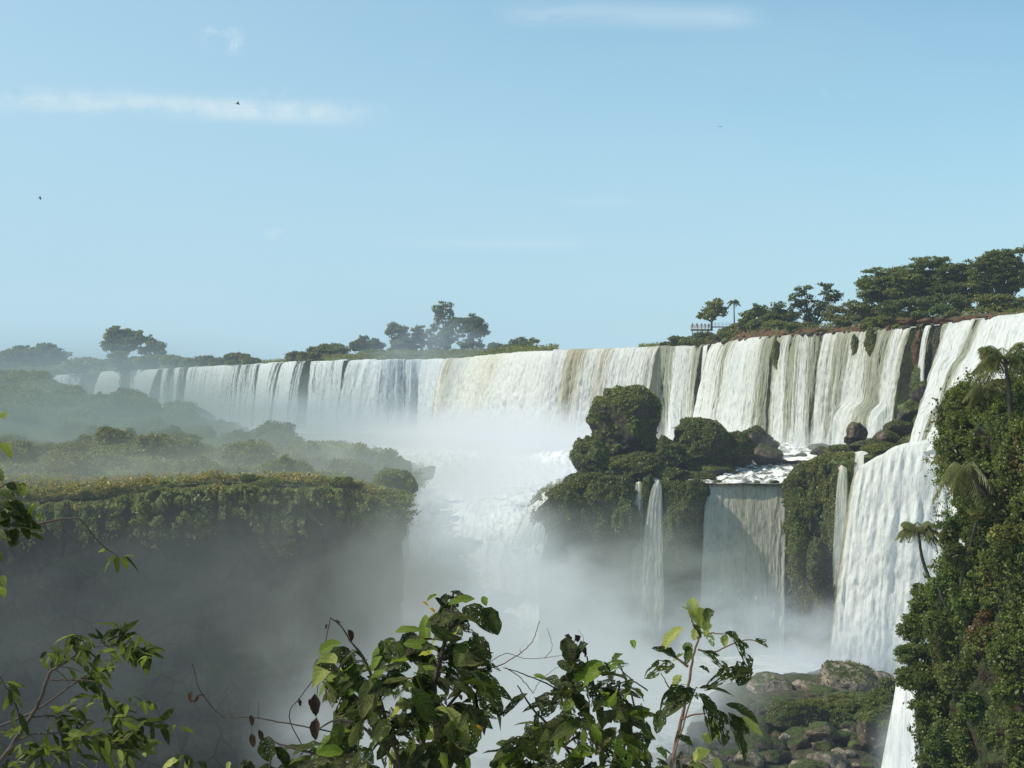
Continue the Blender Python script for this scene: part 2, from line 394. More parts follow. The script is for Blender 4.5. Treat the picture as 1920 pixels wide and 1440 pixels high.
def wall(name, top, zbot, mat, step=.8, vstep=.8, amp=2.2, seed=1, lean=.06, overhang=None, uvoff=0, f0=.09, label=None, lip_round=1.0):
    p, s = dense(top, step); n = outn(p)
    zb = np.broadcast_to(np.asarray(zbot, float), (len(p),)) if np.ndim(zbot) == 0 else np.interp(s, np.linspace(0, s[-1], len(zbot)), zbot)
    nv = int(max((p[:, 2]-zb).max()/vstep, 4)); vv = np.linspace(0, 1, nv)
    H = (p[:, 2]-zb)
    Z = p[:, 2][:, None]-H[:, None]*vv[None, :]
    S = s[:, None]+0*Z
    d = lean*(p[:, 2][:, None]-Z)
    d = d + amp*(fbm(S*f0, Z*f0*.55, 3.1, seed, 5)-.5)*2 + amp*.55*(billow(S*f0*3.5, Z*f0*.8, 1.7, seed+9, 3)-.5)
    ledge = np.round(Z/3.3+fbm(S*.05, Z*0, 0, seed+3, 2)*2)*3.3
    d = d + amp*.35*(_hash(ledge, ledge*0, ledge*0+1, seed)-.5)
    d *= np.clip(vv*nv/3., 0.15, 1)[None, :]
    g = np.empty((len(p), nv, 3)); g[:] = p[:, None, :]; g[:, :, 2] = Z; g += n[:, None, :]*d[:, :, None]
    return g, s
def add_wall(name, *a, kind='structure', parent=None, **k):
    mat = a[2]; g, s = wall(name, *a, **k)
    o = mk(name, g.reshape(-1, 3), grid_faces(g.shape[0], g.shape[1]), mat, parent)
    if kind: tag(o, kind=kind)
    return g, o

top = [lipP(px, back=2.0, dz=-.35) for px in _lx]
gU, _ = add_wall('upper_cliff', top, CZ-16., M['rock_wet'], step=1.1, vstep=.9, amp=1.3, seed=4, lean=.05)
# plateau river behind the lip, out to the horizon
front = dense(top, 6)[0]; nb = outn(front); V = []
for back in (0, 4, 12, 30, 80, 200, 500, 1500, 5000):
    q = front-nb*0; q = q+np.array([front[:, 0]*back/400, np.full(len(front), back*1.0), np.full(len(front), 0.)]).T
    V.append(q)
V = np.stack(V, 1); V[:, 2:, 2] = CZ+14.6
tag(mk('plateau_river', V.reshape(-1, 3), grid_faces(V.shape[0], V.shape[1]), M['pool']), kind='structure')
# gorge floor and lower river, one sheet to the horizon
xs = np.r_[-6000, -2500, -1000, np.linspace(-420, 260, 110), 1000, 2500, 6000]; ys = np.r_[-3000, -300, np.linspace(60, 700, 110), 2000, 8000]
X, Yg = np.meshgrid(xs, ys, indexing='ij'); Z = 1.2+1.4*(fbm(X*.12, Yg*.12, 0, 5, 4)-.5)
tag(mk('river', np.stack([X, Yg, Z], 2).reshape(-1, 3), grid_faces(len(xs), len(ys)), M['pool']), kind='structure')

def bank(name, pts, mat, start=4., rise=5., depth=70., seed=1):
    xs_ = np.linspace(pts[0][0], pts[-1][0], 160); py = np.interp(xs_, *zip(*pts)); rowsL = []
    for x, y in zip(xs_, py):
        f0 = lipP(x, back=start); Yt = f0[1]+rise; zt = CZ+(HY-y)/F*Yt; r_ = []
        for q in (0, .15, .35, .6, 1.): c_ = f0.copy(); c_[1] += rise*q; c_[0] += rise*q*c_[0]/c_[1]; c_[2] = CZ+14.4+(max(zt, CZ+14.45)-CZ-14.4)*q**.6; r_.append(c_)
        for q in (8, 25, depth): c_ = r_[4].copy(); c_[1] += q; c_[0] += q*c_[0]/c_[1]; c_[2] += .2; r_.append(c_)
        rowsL.append(r_)
    g = np.array(rowsL); n = fbm(g[:, :, 0]*.5, g[:, :, 1]*.5, g[:, :, 2]*.8, seed, 4)-.5; g[:, :, 2] += 1.4*n*np.array([0, .8, 1, 1, .8, .6, .3, 0])[None]; g[:, :, 1] += 1.5*n
    # finer rows
    k = np.linspace(0, 7, 36); g2 = np.stack([np.stack([np.interp(k, range(8), g[i, :, c_]) for c_ in range(3)], 1) for i in range(len(g))])
    g2[:, :, 2] += .5*(fbm(g2[:, :, 0]*1.2, g2[:, :, 1]*1.2, 0, seed+3, 3)-.5)
    tag(mk(name, g2.reshape(-1, 3), grid_faces(g2.shape[0], g2.shape[1]), mat), kind='structure'); return g2
gB1 = bank('river_bank', [(1180, 650), (1240, 647), (1270, 642), (1310, 634), (1345, 626), (1400, 619), (1500, 614), (1600, 606), (1680, 594), (1760, 590), (1850, 584), (1930, 578), (2150, 560)], M['rock_red'], 4.5, 5, seed=2)
gB2 = bank('middle_river_bank', [(500, 683), (545, 676), (600, 672), (700, 668), (800, 665), (900, 661), (980, 657), (1020, 656.5), (1035, 656.5)], M['ground'], 3, 4, seed=3)
gB3 = bank('far_river_bank', [(-300, 705), (60, 700), (200, 690), (300, 687), (420, 685), (500, 683)], M['ground'], 4, 5, seed=4)

# ------------------------------------------------------------------ waterfalls
def fall(label, tops, bots, thick, brown, mat, du=.3, nv=70, amp=.9, seed=1, back=3.0, group=None, powx=.55, name='waterfall', edge=.25, ledges=None, cat='waterfall', fade=0.):
    tops = np.array([q if len(q) == 3 and isinstance(q, np.ndarray) else P(*q) for q in tops]); bots = np.array([P(*q) if not isinstance(q, np.ndarray) else q for q in bots])
    # same parameter along both edges
    kt = np.linspace(0, 1, len(tops)); kb = np.linspace(0, 1, len(bots))
    L = max(np.linalg.norm(np.diff(tops, axis=0), axis=1).sum(), np.linalg.norm(np.diff(bots, axis=0), axis=1).sum())
    nu = max(int(L/du), 6); k = np.linspace(0, 1, nu)
    A = np.stack([np.interp(k, kt, tops[:, i]) for i in range(3)], 1); B = np.stack([np.interp(k, kb, bots[:, i]) for i in range(3)], 1)
    s = k*L; n = outn(A) if nu > 10 else np.tile(np.array([[-.5, -.86, 0]]), (nu, 1))
    A[:, 2] += .9*(fbm(s*.3, 0, 0, seed+30, 4)-.5)
    vv = np.linspace(0, 1, nv); H = (A[:, 2]-B[:, 2]).mean()
    g = A[:, None]*(1-vv[None, :, None]**np.array([powx, powx, 1.])) + B[:, None]*vv[None, :, None]**np.array([powx, powx, 1.])
    S = s[:, None]+0*g[:, :, 0]; D = H*vv[None, :]+0*S
    sw = S+1.5*(fbm(S*.1, D*.06, 0, seed+5, 2)-.5)
    a = amp*(.25+np.sqrt(vv))[None, :]
    disp = a*((billow(sw*.16, D*.018, seed*.37, seed, 3)-.45)*1.5 + (fbm(sw*.75, D*.07, .5, seed+2, 3)-.5)*1.1 + (fbm(sw*.45, D*.33, .9, seed+8, 3)-.5)*.7*np.sqrt(vv)[None, :] + (fbm(sw*1.9, D*.5, .5, seed+7, 2)-.5)*.7)
    if ledges is not None:
        for (k0, k1, vl, dd) in ledges:
            m_ = np.clip((k-k0)/.03, 0, 1)*np.clip((k1-k)/.03, 0, 1)
            disp = disp+(dd*m_)[:, None]/(1+np.exp(-(vv[None, :]-vl-.03*np.sin(k*90)[:, None])*60))
    g = g+n[:, None, :]*disp[:, :, None]
    up = []
    for j, b in enumerate((back, back*.5, back*.2)):
        q = A-n*b; q[:, 2] = A[:, 2]+(.25, .15, .05)[j]; up.append(q)
    g = np.concatenate([np.stack(up, 1), g], 1); nv2 = nv+3
    th = np.interp(k, *zip(*thick)) if not np.isscalar(thick) else np.full(nu, thick)
    br = np.interp(k, *zip(*brown)) if not np.isscalar(brown) else np.full(nu, brown)
    ed = np.minimum(k*L, (1-k)*L); th = th-.5*np.clip(1-ed/(edge*4), 0, 1)
    vfull = np.r_[0, 0, 0, vv]
    TH = th[:, None]+.28*np.clip(vfull, 0, 1)[None, :]**2+.55*(fbm(s[:, None]*.3, (H*vfull)[None, :]*.06, 0, seed+40, 3)-.5)-fade*smooth((vfull-.55)/.45)[None, :]; BR = br[:, None]*(1-.45*vfull[None, :])
    uv = np.stack([(s[:, None]+37.*seed)+0*g[:, :, 0], (H*vfull)[None, :]+0*g[:, :, 0]], 2)
    o = mk(name, g.reshape(-1, 3), grid_faces(nu, nv2), mat, uv=uv.reshape(-1, 2), pt={'thick': TH, 'brown': BR})
    tag(o, label, cat, group); return o
def pk(lst, x0, x1): return [((a-x0)/(x1-x0), b) for a, b in lst]
BZ = 11.                                            # first pool, 11 m below the eye
def lipfall(label, x0, x1, thick, brown, mat, shift=(0, 0), out=3.0, zb=BZ, group=None, **k):
    xs_ = np.linspace(x0, x1, 9)
    tp = [lipP(x) for x in xs_]; bt = []
    for i, x in enumerate(xs_):
        q = lipP(x, back=-out); q[2] = CZ-zb-1.5; q[0] += (shift[0]+(shift[1]-shift[0])*i/8.); bt.append(q)
    thick = pk(thick, x0, x1) if not np.isscalar(thick) else thick
    brown = pk(brown, x0, x1) if not np.isscalar(brown) else brown
    return fall(label, tp, bt, thick, brown, mat, group=group, **k)
G1 = 'waterfalls along the far rim'
lipfall('small distant waterfall at far left half hidden behind trees', 55, 155, [(55, .5), (80, .2), (95, .75), (125, .7), (135, .2), (148, .6), (155, .2)], 0, M['water_far'], du=.6, seed=11, group=G1)
lipfall('short white waterfall block beside the dark rock, left of the rim', 192, 232, [(192, .7), (200, 1.0), (226, .95), (232, .3)], 0, M['water_far'], du=.5, seed=12, group=G1, shift=(-4, 0))
lipfall('narrowing white waterfall dropping behind the green slope', 246, 302, [(246, .4), (255, .8), (290, .95), (302, .3)], 0, M['water_far'], du=.5, seed=13, group=G1, shift=(2, -5))
lipfall('thin threads of water on grey cliff between broader falls', 305, 350, [(305, .1), (312, .8), (316, .1), (328, .15), (334, .7), (340, .1), (350, .1)], 0, M['water_far'], du=.4, seed=14, group=G1)
lipfall('wide hazy waterfall under the low shrubs of the far rim', 353, 486, [(353, .3), (358, .9), (365, .35), (378, .95), (385, .55), (430, .6), (445, .25), (470, .3), (480, .75), (486, .3)], 0, M['water_far'], du=.45, seed=15, group=G1)
lipfall('tall white waterfall streak right of the low shrubs', 488, 530, [(488, .4), (494, 1.0), (508, .9), (516, .4), (530, .25)], 0, M['water_far'], du=.4, seed=16, group=G1, shift=(0, -3))
lipfall('slim leaning waterfall below the overhanging bush', 531, 575, [(531, .4), (540, .9), (550, .9), (558, .2), (568, .4), (575, .1)], 0, M['water_far'], du=.4, seed=17, group=G1, shift=(-2, -2))
lipfall('square white waterfall between two dark bushes on the rim', 583, 648, [(583, .5), (590, .75), (625, .75), (630, 1.0), (640, .8), (648, .1)], 0, M['water_far'], du=.4, seed=18, group=G1)
lipfall('broad pale waterfall below the tall tree group', 656, 762, [(656, .5), (665, .9), (700, .85), (715, .75), (735, .5), (745, .8), (762, .4)], 0, M['water_far'], du=.4, seed=19, group=G1, shift=(-4, 0))
lipfall('row of thin parallel water streams left of the main surge', 760, 846, [(760, .7), (770, 1.), (778, .7), (790, 1.), (800, .7), (812, 1.), (822, .8), (830, 1.1), (846, 1.)], 0, M['water_far'], du=.35, seed=20, group=G1)
lipfall('huge creamy white main waterfall in the middle of the rim', 838, 1238,
        [(838, .6), (850, .9), (1060, .95), (1080, .6), (1100, .55), (1115, .85), (1205, .9), (1238, .7)],
        [(838, .4), (850, .8), (870, .3), (935, .6), (960, .2), (1060, .15), (1075, .8), (1098, .7), (1120, .2), (1140, .75), (1165, .15), (1238, .4)], M['water_white'], du=.38, nv=90, amp=1.7, seed=21, out=7, back=8)
lipfall('brownish thin water curtain right of the main surge', 1200, 1275, [(1200, .6), (1212, .42), (1240, .38), (1262, .4), (1275, .6)], [(1200, .4), (1215, .75), (1245, .9), (1275, .4)], M['water_right'], du=.3, seed=22, out=2.5, amp=.5)
lipfall('white curtain of water ending at the dark rock gap', 1266, 1320, [(1266, .6), (1275, .85), (1305, .8), (1316, .5), (1320, .1)], [(1266, .2), (1290, .25), (1312, .9), (1320, 1.)], M['water_right'], du=.3, seed=23, out=3.5, amp=.6)
lipfall('single thread of water inside the dark rock gap', 1318, 1329, [(1318, .2), (1322, .95), (1326, .85), (1329, .1)], 0, M['water_right'], du=.2, seed=24, out=1.6, amp=.2)
lipfall('bright flaring waterfall right of the dark rock gap', 1338, 1458, [(1338, .6), (1350, .9), (1378, .6), (1392, .95), (1428, .9), (1440, .5), (1452, .2)], [(1338, .3), (1375, .5), (1400, .1), (1452, .7)], M['water_right'], du=.3, nv=80, seed=25, out=3.2, amp=1.0, shift=(-3, 0))
lipfall('white waterfall between the green rock rib and the dark rock', 1457, 1541, [(1457, .4), (1466, .8), (1480, .6), (1490, .35), (1500, .8), (1520, .75), (1530, .35), (1536, .15)], [(1460, .6), (1480, .3), (1492, .8), (1510, .2), (1536, .8)], M['water_right'], du=.28, nv=80, seed=26, out=2.4, amp=.8)
lipfall('stepped waterfall of many strands left of the red rock', 1545, 1716,
        [(1545, .4), (1556, .9), (1580, .75), (1590, .45), (1600, .7), (1612, .55), (1618, .85), (1630, .65), (1645, .75), (1655, .5), (1668, .35), (1680, .85), (1702, .8), (1712, .2)],
        [(1550, .3), (1590, .7), (1610, .3), (1655, .7), (1670, .9), (1690, .2), (1712, .6)], M['water_right'], du=.26, nv=90, seed=27, out=5, amp=.9, ledges=[(.25, .9, .62, 2.2)])
G2 = 'threads of water beside the red rock'
lipfall('upper thin stream running down beside the red rock', 1736, 1750, [(1736, .2), (1742, .85), (1750, .2)], 0, M['water_right'], du=.2, seed=28, out=2.2, amp=.2, zb=-2)
lipfall('faint thin stream left of the upper right falls', 1766, 1780, [(1766, .1), (1773, .55), (1780, .1)], .3, M['water_right'], du=.2, seed=29, out=2.2, amp=.2, zb=-2)
# right: the rim fall runs down a rocky chute and over the big lower fall
xs_ = np.linspace(1776, 1990, 9)
fall('foaming white upper waterfall at the far right behind the palm', [lipP(x) for x in xs_],
     [(1700, 862, 235), (1725, 858, 234), (1750, 852, 232), (1780, 842, 230), (1815, 830, 228), (1850, 818, 226), (1890, 806, 222), (1930, 800, 219), (1980, 795, 216)],
     [(0, .5), (.08, .9), (.2, .85), (.27, .2), (.33, .8), (.45, .95), (1, .95)], [(0, .2), (.24, .2), (.29, .9), (.34, .2), (1, 0)], M['water_right'], du=.28, nv=90, seed=31, amp=1.1, powx=.9, ledges=[(.05, .9, .35, 1.0), (.1, .95, .7, 1.2)])
fall('great white lower waterfall beside the palm cliff', 
     [(1603, 885, 236), (1625, 868, 235), (1660, 850, 234), (1700, 836, 233), (1740, 826, 232), (1790, 816, 231), (1850, 806, 228), (1900, 800, 226)],
     [(1548, 1285, 228), (1580, 1290, 227), (1620, 1290, 226), (1660, 1290, 225), (1710, 1290, 224), (1770, 1290, 223), (1830, 1290, 220), (1880, 1290, 220)],
     [(0, .6), (.06, .85), (1, .98)], [(0, .6), (.1, .2), (1, 0)], M['water_white'], du=.28, nv=120, seed=32, amp=1.0, back=5, powx=.75, ledges=[(.1, .95, .08, .8), (.2, .98, .3, .9)])
fall('slim waterfall down the left of the mossy pillar', [(1574, 884, 238), (1580, 876, 238), (1588, 878, 238)], [(1558, 1130, 234), (1575, 1130, 234), (1590, 1130, 234)], .62, .5, M['water_thin'], du=.15, seed=33, amp=.35, back=1, fade=1.3)
fall('narrow waterfall between the mossy pillar and the great fall', [(1604, 852, 239), (1612, 850, 239), (1620, 856, 238)], [(1592, 1180, 233), (1606, 1180, 233), (1620, 1180, 233)], .7, .2, M['water_thin'], du=.15, seed=34, amp=.35, back=1)
# the platform in the middle
fall('straight curtain of greenish brown water over the flat middle ledge', [(1327, 906, 275), (1350, 907, 275), (1400, 907, 275), (1450, 907, 275), (1474, 907, 275)],
     [(1308, 1285, 270), (1350, 1285, 270), (1400, 1285, 270), (1445, 1285, 270), (1470, 1285, 270)],
     [(0, .6), (.08, 1.0), (.3, .85), (.42, .62), (.6, .85), (.72, .7), (.8, .95), (.88, .6), (.95, .95), (1, .4)], [(0, .2), (.3, .6), (.45, .9), (.7, .7), (.85, .8), (1, .3)], M['water_thin'], du=.22, nv=100, seed=35, amp=.7, back=6, fade=.5)
G3 = 'ribbons of water on the mossy platform face'
fall('thin left ribbon of water on the mossy platform face', [(1192, 905, 273), (1198, 903, 273), (1204, 906, 273)], [(1180, 1180, 270.5), (1192, 1180, 270.5), (1206, 1180, 270.5)], .36, .3, M['water_thin'], du=.12, seed=36, amp=.3, back=.6, fade=1.4)
fall('widening right ribbon of water on the mossy platform face', [(1229, 907, 272), (1234, 905, 272), (1240, 906, 272)], [(1182, 1240, 268), (1214, 1240, 268), (1246, 1240, 268)], .42, .2, M['water_thin'], du=.12, nv=90, seed=37, amp=.4, back=.6, fade=1.3)
fall('small white spout between the mossy boulders', [(1205, 885, 281), (1216, 880, 281), (1230, 886, 281)], [(1205, 903, 277), (1220, 903, 277), (1240, 903, 277)], .7, .1, M['water_thin'], du=.12, nv=16, seed=38, amp=.2, back=.6)
# bottom right stream
fall('misty white stream plunging past the boulders at the foot of the leafy cliff', [(1681, 1276, 168), (1697, 1272, 167), (1714, 1280, 166)], [(1640, 1500, 150), (1685, 1500, 149), (1732, 1500, 148)], .95, 0, M['water_white'], du=.12, nv=80, seed=39, amp=.5, back=1, powx=1.3)
fall('faint veil of water at the extreme right of the leafy cliff', [(1908, 1285, 118), (1915, 1282, 118), (1935, 1285, 117)], [(1900, 1500, 116), (1915, 1500, 116), (1935, 1500, 115)], .42, .3, M['water_thin'], du=.1, nv=50, seed=41, amp=.15, back=.3)
# sideways spill of the rapids over the left end of the platform
fall('spill of white water curling around the left end of the mossy platform', [(985, 965, 272), (1005, 945, 272), (1025, 932, 272), (1045, 922, 273)], [(930, 1090, 258), (960, 1100, 258), (990, 1110, 258), (1004, 1110, 259)], .75, .15, M['water_right'], du=.2, nv=50, seed=42, amp=.8, back=4, powx=.8)

# rapids between the island and the platform
rap = [(835, 700, 1290, 402), (846, 740, 1120, 372), (862, 760, 1075, 352), (880, 760, 1085, 338), (900, 745, 1090, 322), (925, 740, 1055, 305), (950, 735, 1040, 292), (1000, 725, 1025, 270), (1060, 720, 1010, 252), (1130, 690, 1010, 236), (1250, 650, 1010, 215), (1420, 500, 1100, 190)]
nu = 230; G = []
yy_ = np.linspace(0, len(rap)-1, 260); cols = [np.interp(yy_, range(len(rap)), [r[i] for r in rap]) for i in range(4)]
for a, b, c, d in zip(*cols):
    pxs = np.linspace(b, c, nu); G.append(np.stack([(pxs-960)/F*d, np.full(nu, d), np.full(nu, CZ+(HY-a)/F*d)], 1))
G = np.array(G).transpose(1, 0, 2)
wx = G[:, :, 0]+6*(fbm(G[:, :, 0]*.05, G[:, :, 1]*.03, 0, 50, 3)-.5); G[:, :, 2] += 2.6*(fbm(wx*.10, G[:, :, 1]*.03, 0, 51, 5)-.5)+1.2*(billow(wx*.35, G[:, :, 1]*.10, 0, 53, 4)-.5)+.5*(fbm(G[:, :, 0]*.9, G[:, :, 1]*.35, 1, 52, 3)-.5)
tag(mk('rapids_water', G.reshape(-1, 3), grid_faces(G.shape[0], G.shape[1]), M['foam']), kind='structure')
# first pool along the foot of the upper falls
a = np.array([lipP(px, back=1.) for px in np.linspace(180, 1720, 120)]); a[:, 2] = CZ-BZ-.3
b = a.copy(); nn = outn(a); b = a+nn*26; bb = a+nn*11; b[:, 2] -= .6
b[:, 2] = np.minimum(b[:, 2], CZ-BZ-1.2)
g = np.stack([a+(b-a)*q for q in np.linspace(0, 1, 22)], 1); g[:, :, 2] += 1.2*(billow(g[:, :, 0]*.2, g[:, :, 1]*.2, 0, 55, 3)-.5)
tag(mk('pool_water', g.reshape(-1, 3), grid_faces(120, 22), M['foam']), kind='structure')
# cascade steps from the pool to the ledge
cas = [(834, 1395, 1560, 326), (850, 1420, 1565, 316), (862, 1405, 1560, 308), (868, 1400, 1545, 300), (880, 1395, 1525, 292), (893, 1370, 1500, 285), (905, 1330, 1482, 277), (907.5, 1245, 1478, 275)]
yy_ = np.linspace(0, len(cas)-1, 90); cols = [np.interp(yy_, range(len(cas)), [r[i] for r in cas]) for i in range(4)]; G = []
for a, b, c, d in zip(*cols):
    pxs = np.linspace(b, c, 110); G.append(np.stack([(pxs-960)/F*d, np.full(110, d), np.full(110, CZ+(HY-a)/F*d)], 1))
G = np.array(G).transpose(1, 0, 2); fade = np.clip((90-np.arange(90))/14., 0, 1)[None, :]
q_ = np.linspace(0, 6, 90)[None, :]+1.6*(fbm(G[:, :, 0]*.16, G[:, :, 1]*.02, 0, 63, 3)-.5); fl_ = np.floor(q_); te = (fl_+smooth((q_-fl_-.5)/.5))/6.
G[:, :, 2] = G[:, :, 2]*.25+.75*(G[:, :1, 2]*(1-np.clip(te, 0, 1))+G[:, -1:, 2]*np.clip(te, 0, 1))*1.0
G[:, :, 2] += fade*(1.6*(billow(G[:, :, 0]*.25, G[:, :, 1]*.14, 0, 61, 3)-.5)+.5*(fbm(G[:, :, 0]*1.2, G[:, :, 1]*.5, 1, 62, 3)-.5))
M['cascade'] = foam_mat('cascade_foam', (.09, .08, .055), .49, .5)
tag(mk('cascade_water', G.reshape(-1, 3), grid_faces(110, 90), M['cascade']), kind='structure')
G = []
for d in np.linspace(273.5, 315, 26):
    pxs = np.linspace(1150, 1482, 60); G.append(np.stack([(pxs-960)/F*d, np.full(60, d), np.full(60, CZ-16.1+0.0*d)], 1))
G = np.array(G).transpose(1, 0, 2); G[:, :, 2] += .25*(fbm(G[:, :, 0]*.5, G[:, :, 1]*.5, 0, 66, 3)-.5)
tag(mk('ledge_pool', G.reshape(-1, 3), grid_faces(60, 26), foam_mat('still_water', (.17, .16, .10), .64, .5)), kind='structure')

# ------------------------------------------------------------------ stones, moss, bushes
def stone_arrays(c, r, seed, sub=5, planes=16, rough=.12, cushion=0., round_=.0):
    g = np.random.default_rng(seed); v, f = ico(sub)
    pn = unit(g.normal(size=(planes, 3))); pd = .62+.38*g.random(planes)
    rad = np.min(pd[None, :]/np.maximum(v@pn.T, .05), axis=1); rad = np.minimum(rad, 1.12)
    rad = rad*(1-round_)+round_
    rad = rad*(1+rough*2.4*(fbm(v[:, 0]*1.8+seed, v[:, 1]*1.8, v[:, 2]*1.8, seed, 5)-.5))
    if cushion: rad = rad*(1+cushion*(billow(v[:, 0]*3.2+seed, v[:, 1]*3.2, v[:, 2]*3.2, seed+2, 3)-.5))
    q = v*rad[:, None]*np.asarray(r, float)
    a = g.random()*6.28; q[:, :2] = q[:, :2]@np.array([[math.cos(a*.0), -math.sin(a*.0)], [math.sin(a*.0), math.cos(a*.0)]])
    return q+np.asarray(c), f
def scatter(v, f, n, minz=-.2, seed=0, off=.1, patch=0., pscale=.3):
    g = np.random.default_rng(seed+100)
    a, b, c = v[f[:, 0]], v[f[:, 1]], v[f[:, 2]]
    nr = np.cross(b-a, c-a); ar = np.linalg.norm(nr, axis=1)+1e-9; nr = nr/ar[:, None]
    wgt = ar*np.clip((nr[:, 2]-minz)/.25, 0, 1)
    if patch: ce = (a+b+c)/3; wgt = wgt*np.clip((fbm(ce[:, 0]*pscale, ce[:, 1]*pscale, ce[:, 2]*pscale, seed, 3)-patch)/.08, 0.02, 1)
    wgt = np.maximum(wgt, 0); wgt /= wgt.sum()
    i = g.choice(len(f), n, p=wgt); r1 = np.sqrt(g.random(n)); r2 = g.random(n)
    p = a[i]*(1-r1)[:, None]+b[i]*(r1*(1-r2))[:, None]+c[i]*(r1*r2)[:, None]
    return p+nr[i]*(off*g.random(n))[:, None], nr[i]
def tone_at(p, fine=None, sc_=.6, seed=0):
    t_ = .55*fbm(p[:, 0]*sc_, p[:, 1]*sc_, p[:, 2]*sc_, seed, 3)+.45*rng.random(len(p))
    return np.clip((t_-.2)/.6, 0, 1)
def quads(f): return np.stack([f[:, 0], f[:, 1], f[:, 2], f[:, 3], f[:, 0], f[:, 2], f[:, 3]], 1)
def boulder(label, px, py, Y, rx, ry, mat, seed, dz=None, moss=0, minz=-.3, leaf=.35, mossmat='moss', name='boulder', group=None, sub=5, planes=16, rough=.12, cushion=0., patch=0., hang=0., round_=0., cat='boulder', sink=0.):
    c = P(px, py, Y); s = Y/F; r = (rx*s, (dz or (rx+ry)/2)*s, ry*s)
    v, f = stone_arrays(c, r, seed, sub, planes, rough, cushion, round_)
    o = mk(name, v, f, M[mat]); tag(o, label, cat, group)
    if moss:
        p, n = scatter(v, f, moss, minz, seed, leaf*.6, patch)
        lv, lf = leaves(p, leaf, n, .5, .6, droop=hang)
        mk('moss', lv, lf, M[mossmat], o, False, fc={'tone': tone_at(p, sc_=.35, seed=seed)})
    return o
def crown_pts(blobs, lpx, dens, seed, flat=.8, gap=.5):
    """blobs: (centre, radii) in metres; leaves gather in puffs near the outside of every blob"""
    g = np.random.default_rng(seed); C_, N_, T_ = [], [], []
    for (c, r) in blobs:
        r = np.asarray(r, float); rm = (r[0]*r[1]*r[2])**(1/3); area = 4*np.pi*rm*rm
        pr = max(rm*.24, lpx*1.0); npf = max(int(area/(pr*pr)*gap), 5)
        d = unit(g.normal(size=(npf, 3))); d[:, 2] = d[:, 2]+.25; d = unit(d)
        rr = .45+.75*g.random(npf)**.8; pc = c+d*rr[:, None]*r
        ps = pr*(.6+.8*g.random(npf)); nl = int(max(dens*pr*pr/(lpx*lpx), 6)); tn = g.random(npf)
        q = unit(g.normal(size=(npf, nl, 3))); q[..., 2] = q[..., 2]*flat+.1
        rad = (.55+.45*g.random((npf, nl, 1)))*ps[:, None, None]
        pts = pc[:, None]+q*rad*np.array([1, 1, .8]); C_.append(pts.reshape(-1, 3))
        nq = unit(q*.7+d[:, None]*.6); N_.append(nq.reshape(-1, 3))
        T_.append((.45*tn[:, None]+.55*g.random((npf, nl))).ravel())
    return np.vstack(C_), np.vstack(N_), np.concatenate(T_)
def tree(label, px, Y, blobs, mat='leaf_far', leaf=None, dens=9., tr=.35, name='broadleaf_tree', cat='tree', group=None, seed=1, base=None, gap=1.0, limbs=True, depth=.8, asp=.6, lean=0, leafk=1.0):
    g = np.random.default_rng(seed); s = Y/F; leaf = (leaf or max(.16, Y*.00125))*leafk
    b0 = P(px, 750, Y); b0[2] = CZ+14.3 if base is None else (P(px, base, Y)[2] if base > 0 else base)
    root = empty(name, b0); tag(root, label, cat, group)
    bl = []
    for q in blobs:
        x, y, rx, ry = q[:4]; c = P(x, y, Y); c[1] += (g.random()-.5)*rx*s*depth if len(q) < 5 else q[4]
        bl.append((c, (rx*s, rx*s*.85, ry*s)))
    bl2 = []
    for c, r in bl:
        m_ = 8; d_ = unit(g.normal(size=(m_, 3))); bl2.append((c, tuple(np.array(r)*(.38 if limbs else .55))))
        for i in range(m_): k_ = (.20+.24*g.random()) if limbs else (.30+.28*g.random()); bl2.append((c+d_[i]*np.array(r)*(1-k_*.6)*(.85+.45*g.random()), tuple(np.array(r)*k_*np.array([1.15, 1.15, .75]))))
    cp, cn, ct = crown_pts(bl2, leaf, dens*(.6 if limbs and Y < 450 else .9), seed, gap=gap*(.66 if limbs and Y < 450 else .95))
    v, f = leaves(cp, leaf, cn, .3, asp, g=g)
    mk('crown', v-b0, f, M[mat], root, False, fc={'tone': ct})
    if limbs:
        cen = np.mean([b[0] for b in bl], axis=0); low = min(b[0][2]-b[1][2]*.3 for b in bl)
        fork = b0+(cen-b0)*np.array([.5, .5, 0]); fork[2] = b0[2]+(low-b0[2])*.55+.3
        mb = MB(); mb.tube(spline([b0-[0, 0, .8], b0+(fork-b0)*.5+[lean, 0, 0], fork], 7)-b0, np.linspace(tr, tr*.7, 7))
        for c, r in bl:
            mid = fork+(c-fork)*.5+g.normal(size=3)*.3; mb.tube(spline([fork, mid, c+[0, 0, r[2]*.3]], 7)-b0, np.linspace(tr*.55, tr*.12, 7), 5)
            for k in range(4):
                e = c+unit(g.normal(size=3))*np.array(r)*.75; mb.tube(spline([c-[0, 0, r[2]*.3], (c+e)/2+g.normal(size=3)*.1, e], 4)-b0, np.linspace(tr*.2, tr*.06, 4), 4)
        mb.build('trunk', M['bark'], root, True)
    return root
def pads(x, y, rx, ry, n, seed, k=.36, flat=.42):
    """umbrella-shaped crown: n flat pads inside an ellipse, denser along its top"""
    g = np.random.default_rng(seed); out = []
    for i in range(n):
        a = g.random()*6.283; q = math.sqrt(g.random()); xx = x+rx*q*math.cos(a)*.85; yy = y-ry*abs(q*math.sin(a))*.95+ry*.5*g.random()
        w_ = rx*k*(.7+.6*g.random()); out.append((xx, yy, w_, w_*flat))
    return out

